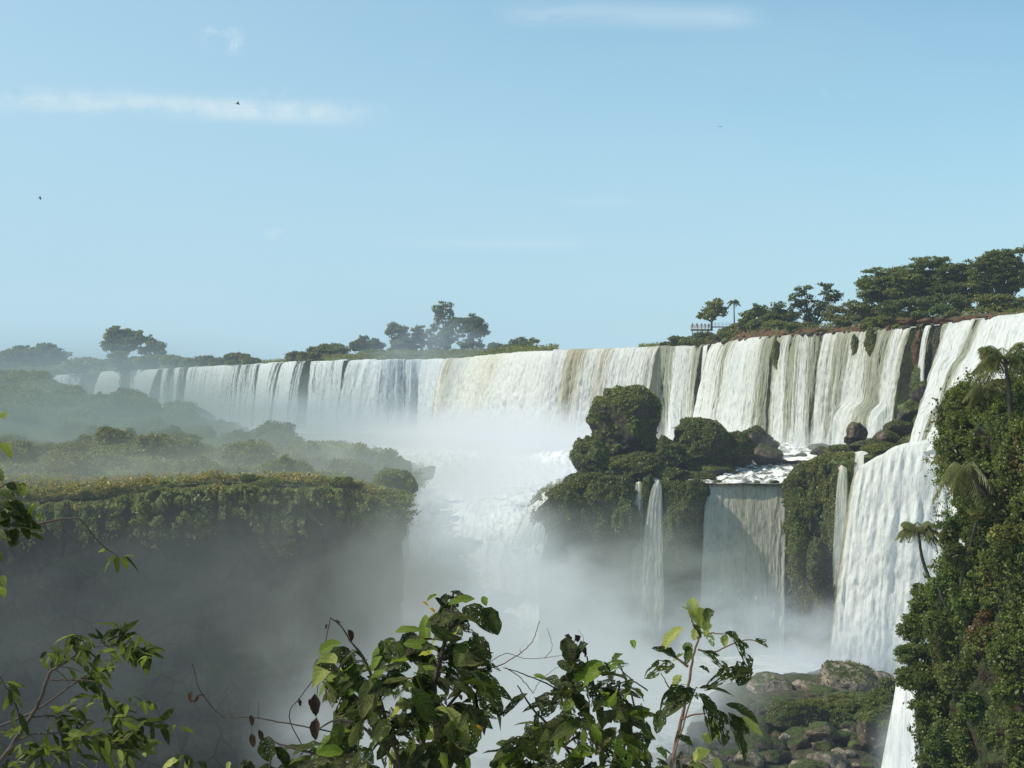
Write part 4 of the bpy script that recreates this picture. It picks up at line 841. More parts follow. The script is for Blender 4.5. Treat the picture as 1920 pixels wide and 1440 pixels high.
MB().box((0, 1.2, -.1), (5.2, 1.4, .25)).build('deck', M['dark'], wr)
mb = MB()
for zz in (.5, 1.0): mb.box((0, .45, zz), (5.2, .06, .06))
for i in range(6): mb.box((-2.5+i, .45, .4), (.07, .07, 1.1))
mb.build('rail', M['dark'], wr)
skin = plain_mat('skin', (.42, .26, .18), .7, .1); hairm = plain_mat('hair', (.03, .02, .015), .8, .1)
def person(label, x, shirt, trousers, seed, lean=0.):
    g = np.random.default_rng(seed); h = 1.68+.1*g.random()
    J = {'p': (0, 0, .93), 'c': (.0, lean*.4, 1.25), 'n': (0, lean*.6, 1.46), 'h': (0, lean*.6, 1.60), 'ht': (0, lean*.6, 1.72),
         'hl': (.10, 0, .88), 'kl': (.11, -.03, .48), 'al': (.11, .02, .06), 'tl': (.12, -.14, .03), 'hr': (-.10, 0, .88), 'kr': (-.11, -.03, .48), 'ar': (-.11, .02, .06), 'tr': (-.12, -.14, .03),
         'sl': (.18, lean*.5, 1.40), 'el': (.24, lean*.5, 1.12), 'wl': (.22, lean-.20, 1.04), 'fl': (.21, lean-.30, 1.05), 'sr': (-.18, lean*.5, 1.40), 'er': (-.24, lean*.5, 1.12), 'wr': (-.22, lean-.20, 1.04), 'fr': (-.21, lean-.30, 1.05)}
    rr = dict(p=.15, c=.15, n=.055, h=.10, ht=.085, hl=.10, kl=.06, al=.04, tl=.035, hr=.10, kr=.06, ar=.04, tr=.035, sl=.065, el=.042, wl=.03, fl=.03, sr=.065, er=.042, wr=.03, fr=.03)
    E = [('p', 'c'), ('c', 'n'), ('n', 'h'), ('h', 'ht'), ('p', 'hl'), ('hl', 'kl'), ('kl', 'al'), ('al', 'tl'), ('p', 'hr'), ('hr', 'kr'), ('kr', 'ar'), ('ar', 'tr'), ('c', 'sl'), ('sl', 'el'), ('el', 'wl'), ('wl', 'fl'), ('c', 'sr'), ('sr', 'er'), ('er', 'wr'), ('wr', 'fr')]
    body = sk_first(J, rr, E, skin, h); body.location = dk+np.array([x, .45, .05]); tag(body, label, 'person')
    for nm, names, mat, k in (('shirt', ['c', 'p', 'n', 'sl', 'el', 'sr', 'er'], shirt, 1.22), ('trousers', ['p', 'hl', 'kl', 'al', 'hr', 'kr', 'ar'], trousers, 1.2), ('hair', ['h', 'ht'], hairm, 1.12)):
        sub_skin(nm, names, J, rr, E, mat, k, h, body)
    return body
def sub_skin(name, names, J, rr, E, mat, k, h, parent=None):
    idx = {q: i for i, q in enumerate(names)}; off = np.array([0, .02, .015]) if name == 'hair' else 0
    bm = bmesh.new(); sl_ = bm.verts.layers.skin.verify(); vs = []
    for q in names:
        vtx = bm.verts.new(np.array(J[q])*h/1.75+off); vtx[sl_].radius = (rr[q]*k, rr[q]*k*.85); vs.append(vtx)
    vs[0][sl_].use_root = True
    for a, b in E:
        if a in idx and b in idx: bm.edges.new((vs[idx[a]], vs[idx[b]]))
    me = bpy.data.meshes.new(name); bm.to_mesh(me); bm.free()
    o = link(name, me, mat, parent); o.modifiers.new('skin', 'SKIN'); s_ = o.modifiers.new('sub', 'SUBSURF'); s_.levels = 1; s_.render_levels = 1
    return o
def sk_first(J, rr, E, mat, h): return sub_skin('person', list(J.keys()), J, rr, E, mat, 1.0, h)
cl_ = {k: plain_mat('cloth_'+k, c, .85, .1) for k, c in dict(blue=(.06, .10, .22), red=(.30, .06, .05), navy=(.03, .04, .10), green=(.10, .14, .08), brown=(.18, .09, .06), grey=(.10, .10, .11)).items()}
for i, (x, a, b, lb) in enumerate([(-.42, 'navy', 'grey', 'visitor in dark blue standing at the left corner of the viewing platform'), (-.2, 'red', 'brown', 'visitor in reddish top leaning on the rail, second from the left corner'),
                                 (.02, 'blue', 'red', 'tall visitor in blue top standing in the middle of the viewing platform'), (.2, 'green', 'brown', 'visitor in green top right of the tall visitor in blue'), (.38, 'brown', 'navy', 'visitor in brown top nearest the small leaning tree')]):
    person(lb, x*L_, cl_[a], cl_[b], 50+i, -.08*(i == 1))

# birds
bm_ = plain_mat('feather', (.03, .03, .032), .8, .1)
def bird(label, px, py, Y, span, head, bank):
    mb = MB(); b = []
    body = spline([(-.42, 0, 0), (-.2, 0, .02), (.1, 0, .03), (.34, 0, .02), (.46, 0, 0)], 9)*span*.5; v, f = tube(body, np.array([.02, .05, .085, .10, .10, .085, .06, .045, .012])*span*.5, 7)
    th = mk('bird', v, f, bm_)
    for s_ in (-1, 1):
        k = np.linspace(0, 1, 9); y = s_*k*.5*span; z = span*(.16*np.sin(k*2.2)-.05*k); le = span*(.09-.05*k*k+.03*k); te = span*(-.10+.06*k-.02*np.sin(k*9)*.3)
        vv = np.stack([np.stack([le, y, z], 1), np.stack([te, y, z-.01*span], 1)], 1); mk('wing', vv.reshape(-1, 3), grid_faces(9, 2), bm_, th)
    mk('tail', np.array([[-.2, -.02, 0], [-.2, .02, 0], [-.34, .06, 0], [-.34, -.06, 0]])*span, np.array([[0, 1, 2, 3]]), bm_, th)
    th.location = P(px, py, Y); th.rotation_euler = (bank, .1, head); tag(th, label, 'bird'); return th
bird('soaring dark bird crossing the long pale cloud streak', 446, 195, 150, 1.15, .3, R(25))
bird('soaring dark bird low in the sky at far left', 75, 372, 180, 1.0, .5, R(35))
bird('tiny dark bird high in the sky above the right falls', 1350, 238, 210, .9, 1.2, R(10))

# ------------------------------------------------------------------ the island on the left
def smooth(x): x = np.clip(x, 0, 1); return x*x*(3-2*x)
edgeI = [(-900, 925, 150), (-500, 925, 165), (-150, 925, 175), (60, 935, 178), (150, 925, 180), (300, 915, 182), (450, 910, 184), (600, 908, 186), (655, 912, 188), (700, 925, 192), (726, 940, 202), (734, 935, 215), (730, 925, 232), (730, 910, 252), (750, 893, 278), (775, 884, 298), (760, 876, 318), (720, 868, 345), (640, 860, 375), (560, 852, 410), (470, 842, 450)]
eI = rows(edgeI); eI[:, 2] = np.minimum(eI[:, 2], CZ-10.5); _d, _ = dense(eI, 2.5); _d[:, 2] += 2.6*(fbm(_d[:, 0]*.10, _d[:, 1]*.1, 0, 33, 3)-.5)-.3; _d[:, 1] += 7*(fbm(_d[:, 0]*.06, _d[:, 1]*.03, 0, 34, 3)-.5); eI = _d
gI, oI = add_wall('island_cliff', eI, CZ-52., M['island_rock'], step=.8, vstep=.7, amp=3.4, seed=41, lean=.05, f0=.08)
def hillz(X, Y):
    t_ = smooth((Y-230)/260.); z = -12.2+11.0*t_*smooth((-X-66)/85.)+9*smooth((Y-480)/200.)*smooth((-X-150)/50.)
    z = z+2.8*(fbm(X*.035, Y*.035, 0, 71, 3)-.5)*smooth((Y-200)/60.)*2+1.2*(fbm(X*.12, Y*.12, 0, 72, 3)-.5)
    return CZ+z
# ground sheet as a fan of rows from the edge inwards
de, _ = dense(eI, 1.6); nE = outn(de); V = []
ctr = np.array([-260., 420.])
for q in np.r_[0, .004, .012, np.linspace(.03, 1, 90)]:
    xy = de[:, :2]*(1-q)+ctr*q; z = hillz(xy[:, 0], xy[:, 1]); k = smooth(np.array(q/.05)); V.append(np.stack([xy[:, 0], xy[:, 1], de[:, 2]*(1-k)+z*k], 1))
V = np.stack(V, 1)
tag(mk('island_ground', V.reshape(-1, 3), grid_faces(V.shape[0], V.shape[1]), M['ground']), kind='structure')
def misl(p): return np.where(p[:, 1] < 460, 1., .3)*np.where((pxof(p) > -60), 1, .02)
veg_on(V, 110000, .50, misl, 'undergrowth', 'island_green', 12, .9, .1, .12, .30, 'misty green undergrowth covering the island slope', 'undergrowth')
def mgold(p): return np.where((p[:, 1] < 206) & (pxof(p) > -60), 1., 0)*np.where(pxof(p) < 700, 1, .3)
veg_on(V, 46000, .38, mgold, 'golden_grass', 'grass_gold', 14, 1.3, .0, .2, .36, 'yellow green grass along the edge of the island cliff', 'grass')
def medge(p):
    d = (CZ-10.5)-p[:, 2]; x = pxof(p); return np.clip(1-d/(3.+9*fbm(x*.02, x*0, x*0, 3, 2)), .0, 1)*np.where((x > -60) & (p[:, 1] < 330), 1, 0)*np.where((x > 690) & (d > 11), 0, 1)
veg_on(gI, 110000, .40, medge, 'cliff_edge_vegetation', 'island_green', 15, 2.6, .6, .12, .20, 'bushy vegetation spilling over the edge of the dark island cliff', 'vegetation')

def mrim(p): d = (CZ-10.5)-p[:, 2]; x = pxof(p); return np.where(d < 2.2+1.5*fbm(x*.03, x*0, x*0, 8, 2), 1., 0)*np.where((x > -60) & (p[:, 1] < 215), 1, 0)
veg_on(gI, 16000, .36, mrim, 'rim_grass', 'grass_gold', 16, 1.6, .3, .1, .1, 'golden grass drooping over the very rim of the island cliff', 'grass')
protos = []
for k in range(6):
    g = np.random.default_rng(900+k); bl = [(np.array([0, 0, .35]), (.7, .7, .55))]
    for i in range(6): a = g.random()*6.283; bl.append((np.array([math.cos(a)*.55, math.sin(a)*.5, .15+.5*g.random()]), (.3+.22*g.random(),)*2+(.25+.25*g.random(),)))
    cp, cn, ct = crown_pts(bl, .085, 8, 900+k, gap=1.0); v, f = leaves(cp, .085, cn, .3, .6, g=g)
    me_o = mk('shrub', v, f, M['island_green'] if k % 3 else M['leaf_olive'], None, False, fc={'tone': ct}); protos.append(me_o)
pi_ = 0; used = set()
def place_bush(px, Y, r, rz=None, z=None, label=None, cat='shrub', group=None, flat=1., k=None, py=None):
    global pi_
    k = pi_ % 6 if k is None else k; pi_ += 1; src = protos[k]
    o = src if k not in used else src.copy()
    if k in used: COL.objects.link(o)
    used.add(k); X = (px-960)/F*Y; zz = (hillz(X, Y) if z is None else z) if py is None else P(px, py, Y)[2]
    o.location = (X, Y, float(zz)-.15*r); o.scale = (r, r, r*flat); o.rotation_euler = (0, 0, random.random()*6.28); tag(o, label, cat, group); return o
GI = 'shrubs scattered over the misty island slope'
named = [(130, 905, 214, 5.2, 'round dark bush sitting near the golden edge at the left of the island', 1.0), (520, 897, 226, 4.2, 'dark rounded bush at the front of the island, right of the slanted rock', 1.0), (555, 898, 236, 3.6, 'bush leaning on the right of the dark rounded front bush', 1.1), (655, 893, 250, 4.6, 'twiggy bush behind the golden edge in the middle of the island', .9),
         (700, 893, 262, 5.6, 'largest domed green bush near the rapids end of the island', 1.15), (610, 890, 285, 6.0, 'hazy bush behind the twiggy bush', 1.), (680, 885, 300, 6.4, 'faint domed bush farthest back near the mist', 1.), (365, 893, 232, 4.8, 'reddish green bush right of the slanted dark rock', .8), (290, 893, 222, 2.6, 'small pointed bush just right of the slanted dark rock', 1.2), (430, 897, 226, 3.6, 'low bush in the middle of the golden edge', .8), (60, 900, 240, 6, 'low wide bush in front of the leftmost slope', .7), (735, 897, 236, 3.4, 'low bush above the right corner of the island cliff', .8)]
for x, y, Y, r, lb, fl in named: place_bush(x, Y, r, label=lb, py=y+6, flat=fl)
g = np.random.default_rng(77); cnt = 0
for i in range(400):
    Y = 235+250*g.random()**.8; px = -40+700*g.random(); X = (px-960)/F*Y
    if px > 640-(Y-235)*.8: continue
    r = (2.6+3.4*g.random())*(1.0+.15*(Y > 340))
    place_bush(px, Y, r, label='soft green shrub on the hazy island slope', group=GI, flat=.7+.5*g.random()); cnt += 1
    if cnt >= 135: break
for i in range(26):
    px = -40+150*g.random(); Y = 500+180*g.random(); place_bush(px, Y, 6+4*g.random(), label='large hazy bush on the upper left slope below the rim', group='large bushes on the upper left slope', flat=.8)
B('slanted dark triangular rock on the golden edge of the island', 240, 905, 206, 26, 15, 'rock', 402, planes=6, rough=.06, name='slanted_rock')
B('small dark rock behind the slanted triangular rock', 281, 900, 214, 14, 10, 'rock', 403, planes=8)
B('rounded pale rock beside the rapids at the right end of the island', 757, 878, 280, 20, 19, 'rock_brown', 404, moss=900, minz=0)
B('hazy rock half lost in the mist past the island end', 797, 886, 295, 24, 14, 'rock_brown', 405)
B('rock hump on the edge of the island above the rapids', 765, 915, 236, 24, 22, 'mossrock', 406, moss=1800, minz=-.3, leaf=.4, mossmat='island_green')
B('brown rock low on the island shore beside the foam', 744, 985, 212, 16, 34, 'island_rock', 407, moss=1200, minz=-.3)

g = np.random.default_rng(123)
for i in range(40):
    q = eI[int((.16+.66*(i+g.random()*.7)/52.)*len(eI))]; r = .9+1.3*g.random()
    o = place_bush(960+q[0]/q[1]*F, q[1]+.5, r, z=q[2]+g.normal()*.5, label='tuft of green growth on the rim of the island cliff', group='tufts along the island cliff rim', flat=.75)
# ------------------------------------------------------------------ boulders at the bottom right
moundY = [(1240, 1400, 1700, 228), (1262, 1330, 1710, 216), (1290, 1310, 1712, 205), (1330, 1280, 1712, 192), (1380, 1240, 1700, 180), (1440, 1200, 1690, 170), (1520, 1180, 1690, 160)]
yy_ = np.linspace(0, len(moundY)-1, 90); cols = [np.interp(yy_, range(len(moundY)), [r[i] for r in moundY]) for i in range(4)]; G = []
for a, b, c, d in zip(*cols):
    pxs = np.linspace(b, c, 110); k = np.sin(np.linspace(0, np.pi, 110))**.4; row = np.stack([(pxs-960)/F*d, np.full(110, d), np.full(110, CZ+(HY-a)/F*d)-2.5*(1-k)], 1); G.append(row)
G = np.array(G).transpose(1, 0, 2); G[:, :, 2] += -1.2+2.6*(fbm(G[:, :, 0]*.18, G[:, :, 1]*.18, 0, 81, 4)-.5)
tag(mk('boulder_shore', G.reshape(-1, 3), grid_faces(G.shape[0], G.shape[1]), rock_mat('shore_rubble', (.045, .034, .028), (.16, .12, .095), moss_amt=.12, scale=.9, strata=False)), kind='structure')
def gz(px, Y): X = (px-960)/F*Y; i = np.argmin((G[:, :, 0]-X)**2+(G[:, :, 1]-Y)**2); return G.reshape(-1, 3)[i, 2]
B('pale pointed boulder standing at the left end of the bottom boulder pile', 1442, 1298, 212, 40, 40, 'rock_pale', 420, planes=7, rough=.08, sub=5)
B('big rounded greyish boulder on top of the bottom boulder pile', 1598, 1280, 213, 54, 42, 'rock_pale', 421, planes=9, moss=700, minz=.1)
B('upright boulder leaning left of the big rounded one', 1562, 1278, 214, 24, 38, 'rock_pale', 422, planes=8, moss=500, minz=.1)
B('low hazy boulder between the pointed and the upright boulders', 1522, 1296, 213, 38, 26, 'rock_pale', 423)
B('sunlit flat brown boulder below the upright boulder', 1545, 1306, 205, 42, 18, 'rock_brown', 424, planes=8)
B('hazy boulder at the back right of the bottom boulder pile', 1648, 1280, 214, 32, 20, 'rock_pale', 425)
B('dark overhanging rock mass across the middle of the bottom boulder pile', 1488, 1350, 186, 70, 32, 'rock', 426, dz=50, planes=12, rough=.2, sub=6, moss=2600, minz=.25, leaf=.28)
B('brown boulder at the left foot of the dark overhanging rock', 1432, 1332, 190, 20, 13, 'rock_brown', 427)
B('angular slab of rock leaning toward the narrow white stream', 1632, 1370, 178, 22, 40, 'rock_brown', 428, planes=8, moss=300, minz=.2)
B('pale round stone below the dark overhanging rock', 1472, 1383, 175, 11, 8, 'rock_pale', 429, sub=4)
B('wedge shaped brown boulder in the middle of the pile', 1545, 1372, 180, 30, 20, 'rock_brown', 430, planes=7)
g = np.random.default_rng(31)
for i in range(210):
    px = 1300+400*g.random(); Y = 166+34*g.random(); s_ = (6+28*g.random()**2.4); X = (px-960)/F*Y; z = gz(px, Y); py = HY-(z-CZ)/Y*F
    if py < 1296 or (px < 1400 and py < 1370): continue
    B('wet brown boulder lying in the rubble at the bottom right', px, py-s_*.2, Y, s_*1.1, s_*.8, ('rock_brown', 'rock_brown', 'rock_pale', 'rock')[i % 4], 440+i, sub=4, planes=6, rough=.12, group='boulders in the rubble slope', moss=0)
GS = 'shrubs growing between the bottom right boulders'
for i, (x, y, rx, ry, mt) in enumerate([(1600, 1330, 40, 22, 'leaf_mid'), (1650, 1320, 36, 30, 'leaf_mid'), (1668, 1285, 20, 18, 'leaf_mid'), (1575, 1350, 30, 26, 'leaf_far'), (1630, 1345, 34, 26, 'leaf_far'), (1520, 1320, 34, 10, 'leaf_olive'), (1560, 1330, 28, 14, 'leaf_olive'), (1480, 1322, 26, 7, 'leaf_olive'), (1670, 1345, 26, 26, 'leaf_mid'), (1535, 1400, 20, 12, 'leaf_mid'), (1600, 1425, 26, 14, 'leaf_bright'), (1465, 1425, 34, 14, 'leaf_olive'), (1660, 1370, 26, 20, 'leaf_mid'), (1500, 1342, 30, 14, 'leaf_far'), (1445, 1338, 22, 10, 'leaf_mid'), (1560, 1385, 26, 16, 'leaf_far'), (1500, 1400, 22, 10, 'leaf_mid'), (1630, 1400, 30, 18, 'leaf_far'), (1580, 1310, 30, 12, 'leaf_olive'), (1570, 1430, 22, 12, 'leaf_mid'), (1640, 1435, 24, 12, 'leaf_olive'), (1690, 1320, 12, 24, 'leaf_mid')]):
    bush('dark green shrub growing among the bottom right boulders', x, y, 200-8*(y-1280)/60., rx, ry, mt, 560+i, GS, base=y+ry*.8, name='waterside_shrub')

# ------------------------------------------------------------------ the leafy cliff on the right
OL = [(690, 2040), (712, 1940), (735, 1860), (750, 1810), (765, 1780), (800, 1770), (850, 1768), (900, 1785), (950, 1800), (1000, 1812), (1050, 1800), (1085, 1760), (1120, 1745), (1180, 1750), (1230, 1735), (1260, 1735), (1300, 1738), (1350, 1738), (1400, 1742), (1440, 1740), (1600, 1725)]
ys_ = np.linspace(690, 1600, 200); xo = np.interp(ys_, *zip(*OL)); G = []
for y, x in zip(ys_, xo):
    k = np.linspace(0, 1, 120); px = x+k*(2400-x); Y = 124-34*k**1.1-4*np.sin(k*3)-.010*(y-640)
    G.append(np.stack([(px-960)/F*Y, Y, CZ+(HY-y)/F*Y], 1))
G = np.array(G).transpose(1, 0, 2)                      # k, y
n_ = grid_normals(G); n_ *= np.sign(-n_[:, :, 1:2]-n_[:, :, 0:1]+1e-6)
d = 3.4*(fbm(G[:, :, 0]*.13, G[:, :, 1]*.13, G[:, :, 2]*.10, 91, 4)-.5)+4.0*(billow(G[:, :, 0]*.26, G[:, :, 1]*.26, G[:, :, 2]*.18, 92, 3)-.5)
G = G+n_*d[:, :, None]
Gc = G
back = G[:1].copy(); back[:, :, 1] += 14; back[:, :, 0] += 10
G = np.concatenate([back, G], 0)
cap = G[:, :1].copy(); cap[:, :, 1] += 30; cap[:, :, 0] += 15; G = np.concatenate([cap, G], 1)
tag(mk('leafy_cliff', G.reshape(-1, 3), grid_faces(G.shape[0], G.shape[1]), rock_mat('cliff_earth', (.030, .022, .014), (.07, .042, .022), moss=(.03, .04, .012), moss_amt=.85, scale=.4)), kind='structure')
def mcl(p):
    x, y = pxof(p), pyof(p); m = np.where(x < 1990, 1., .05)
    soil = ((x-1862)/38.)**2+((y-1412)/34.)**2 < 1; m = m*np.where(soil, .04, 1)
    root_ = ((x-1852)/16.)**2+((y-1335)/50.)**2 < 1; m = m*np.where(root_, .15, 1); return m
veg_on(Gc, 170000, .20, mcl, 'cliff_leaves', 'cliff_green', 21, 1.5, .35, .30, .30, 'dense leafy creepers covering the right hand cliff', 'creepers')
veg_on(Gc, 8000, .22, mcl, 'dry_leaves', 'cliff_brown', 22, 1.6, .6, .15, .54, 'brown dry leaves hanging among the creepers of the right hand cliff', 'dry leaves')
B('bare red earth face low on the leafy cliff', 1862, 1420, 113, 42, 40, 'rock_red', 480, planes=8, name='red_earth_face', cat='earth', dz=30)
B('pale brown root bulge above the bare red earth', 1852, 1335, 114.5, 14, 52, 'rock_brown', 481, dz=16, planes=12, rough=.25, name='root_bulge', cat='roots')
LB = [
 ('dark bushy tree top poking up at the upper left of the leafy cliff', 1808, 745, 121, 30, 34, 'cliff_green'), ('dark shrub below the bushy tree top', 1790, 775, 119, 26, 22, 'leaf_far'), ('dark dense shrub under the tall feathery palm', 1860, 815, 117, 40, 34, 'leaf_far'),
 ('shaded shrub in the left flank of the leafy cliff', 1785, 835, 118, 34, 30, 'leaf_far'), ('green shrub right of the shaded flank', 1850, 880, 115, 50, 36, 'cliff_green'), ('shrub on the far right under the palm', 1905, 860, 112, 40, 40, 'leaf_far'),
 ('light leafy bush behind the small leaning palm', 1800, 985, 118, 26, 26, 'leaf_bright'), ('thick green bush in the middle of the leafy cliff', 1850, 1010, 114, 46, 50, 'cliff_green'), ('large sunlit bush at the right edge of the cliff', 1900, 1040, 110, 46, 56, 'cliff_green'),
 ('round bush at the root of the small leaning palm', 1738, 1118, 119, 38, 32, 'cliff_green'), ('small leaved bush overhanging the great waterfall', 1712, 1172, 119, 28, 30, 'cliff_green'), ('bright sprig bush low beside the great waterfall', 1712, 1222, 118, 32, 22, 'leaf_bright'),
 ('green bush in the lower middle of the leafy cliff', 1780, 1170, 114, 44, 44, 'cliff_green'), ('wide bush sticking out toward the bottom boulders', 1725, 1270, 116, 42, 30, 'cliff_green'), ('dark bush under the wide jutting bush', 1745, 1320, 115, 38, 32, 'cliff_green'),
 ('deep green bush right of the jutting bush', 1800, 1265, 112, 40, 40, 'leaf_far'), ('bright creeper curtain beside the white chute', 1765, 1400, 113, 30, 46, 'leaf_bright'), ('creeper mass left of the pale roots', 1805, 1370, 111, 24, 46, 'cliff_green'),
 ('brown tinged bush in the shade of the lower cliff', 1850, 1180, 111, 34, 40, 'cliff_brown'), ('bush at the right edge above the faint veil of water', 1905, 1220, 107, 40, 44, 'cliff_green'), ('dark creeper mass right of the bare red earth', 1908, 1390, 106, 24, 60, 'leaf_far'), ('olive bamboo bush behind the drooping palm', 1872, 950, 113, 50, 24, 'leaf_olive'),
 ('bright green knoll on the shoulder below the small palm', 1790, 1095, 115, 40, 26, 'leaf_bright')]
for i, (lb, x, y, Y, rx, ry, mt) in enumerate(LB):
    bush(lb, x, y, Y, rx, ry, mt, 800+i, base=y+ry*.7, name='cliff_shrub', n=8, leafk=1.15, dens=9)
for i, (lb, x, y, Y, rx, ry, mt, lk) in enumerate([('large leaved plant low on the shoulder of the leafy cliff', 1815, 1130, 112, 22, 18, 'leaf_bright', 2.4), ('large leaved plant under the olive bamboo bush', 1880, 1000, 108, 26, 18, 'leaf_olive', 2.4), ('coarse leaved bush near the brown roots', 1822, 1320, 110, 22, 26, 'leaf_bright', 2.0), ('coarse leaved bush at the right edge by the faint veil of water', 1890, 1300, 106, 24, 22, 'cliff_green', 2.2), ('fine leaved dark bush beside the bare pale trunk', 1790, 1040, 113, 22, 26, 'leaf_far', .8), ('pale leaved bush behind the small leaning palm', 1780, 1010, 117, 18, 22, 'leaf_olive', 1.6)]):
    bush(lb, x, y, Y, rx, ry, mt, 840+i, base=y+ry*.7, name='cliff_shrub', n=6, leafk=lk, dens=6)
T('small open crowned tree leaning out from the leafy cliff above the great waterfall', 1800, 119, [(1795, 738, 16, 12), (1815, 725, 16, 10), (1785, 758, 14, 10), (1830, 742, 14, 10)], 'leaf_mid', seed=24, tr=.10, base=800, leafk=1.0)
T('thin twiggy tree on the flank of the leafy cliff behind the small leaning palm', 1790, 117, [(1775, 968, 16, 7), (1800, 962, 18, 8), (1760, 985, 12, 6), (1812, 980, 14, 8)], 'leaf_bright', seed=25, tr=.08, base=1060, leafk=1.1)
T('loose tree of small leaves overhanging the misty stream', 1730, 116.5, [(1700, 1235, 16, 10), (1718, 1215, 16, 10), (1690, 1262, 12, 8), (1722, 1250, 18, 10), (1706, 1290, 14, 8)], 'leaf_mid', seed=26, tr=.09, base=1340, leafk=1.0)
# bamboo sprays reaching left and hanging vines
def spray(label, pts, Y, seed, n=120, leaf=.28, mat='leaf_olive', tr=.035, droop=.6, group=None, name='bamboo_spray', cat='bamboo'):
    g = np.random.default_rng(seed); q = spline([P(a, b, Y+(k*.5)) for k, (a, b) in enumerate(pts)], 24); b0 = q[0].copy(); root = tag(empty(name, b0), label, cat, group)
    MB().tube(q-b0, np.linspace(tr, tr*.3, 24), 5).build('stem', M['bark'], root, True)
    s = g.random(n)*.85+.15; c = np.stack([np.interp(s, np.linspace(0, 1, 24), q[:, k]) for k in range(3)], 1)+g.normal(size=(n, 3))*.16; c[:, 2] -= .12
    v, f = leaves(c-b0, leaf, None, .1, .3, droop=droop, g=g); mk('foliage', v, f, M[mat], root, False, fc={'tone': g.random(n)}); return root
GBm = 'bamboo sprays reaching over the great waterfall'
for i, pts in enumerate([[(1850, 905), (1800, 880), (1755, 858), (1732, 862)], [(1870, 925), (1810, 890), (1770, 890), (1748, 905)], [(1900, 960), (1850, 910), (1800, 905), (1770, 935)], [(1920, 940), (1870, 900), (1820, 885), (1785, 925)], [(1880, 890), (1830, 860), (1780, 850), (1748, 870)], [(1930, 975), (1880, 965), (1830, 950), (1815, 960)]]):
    spray('arching olive bamboo spray on the flank of the leafy cliff', pts, 114.5, 60+i, group=GBm)
GV = 'vines hanging down the leafy cliff'
g = np.random.default_rng(15)
for i, (x, y0, y1) in enumerate([(1755, 905, 985), (1772, 920, 1000), (1812, 1090, 1190), (1838, 1130, 1260), (1792, 1200, 1300), (1868, 1150, 1290), (1826, 1290, 1400), (1895, 1290, 1400), (1782, 1290, 1390), (1752, 1180, 1260), (1880, 800, 900), (1840, 1010, 1090)]):
    spray('leafy vine hanging down the face of the cliff', [(x, y0), (x+4, (y0+y1)/2), (x-3, y1)], 112.5-(x-1750)*.02, 80+i, 150, .2, 'cliff_green' if i % 3 else 'cliff_brown', .02, 1.0, GV, 'hanging_vine', 'vine')
for i, (pts, lb) in enumerate([([(1830, 980), (1810, 1060), (1800, 1100)], 'bare pale trunk on the leafy cliff below the bamboo'), ([(1760, 1100), (1768, 1125), (1780, 1145)], 'thin pale stem at the root of the small palm')]):
    q = spline([P(a, b, 113) for a, b in pts], 10); tag(MB().tube(q, np.linspace(.12, .08, 10), 6).build('bare_sapling', M['bark'], None, True), lb, 'trunk')

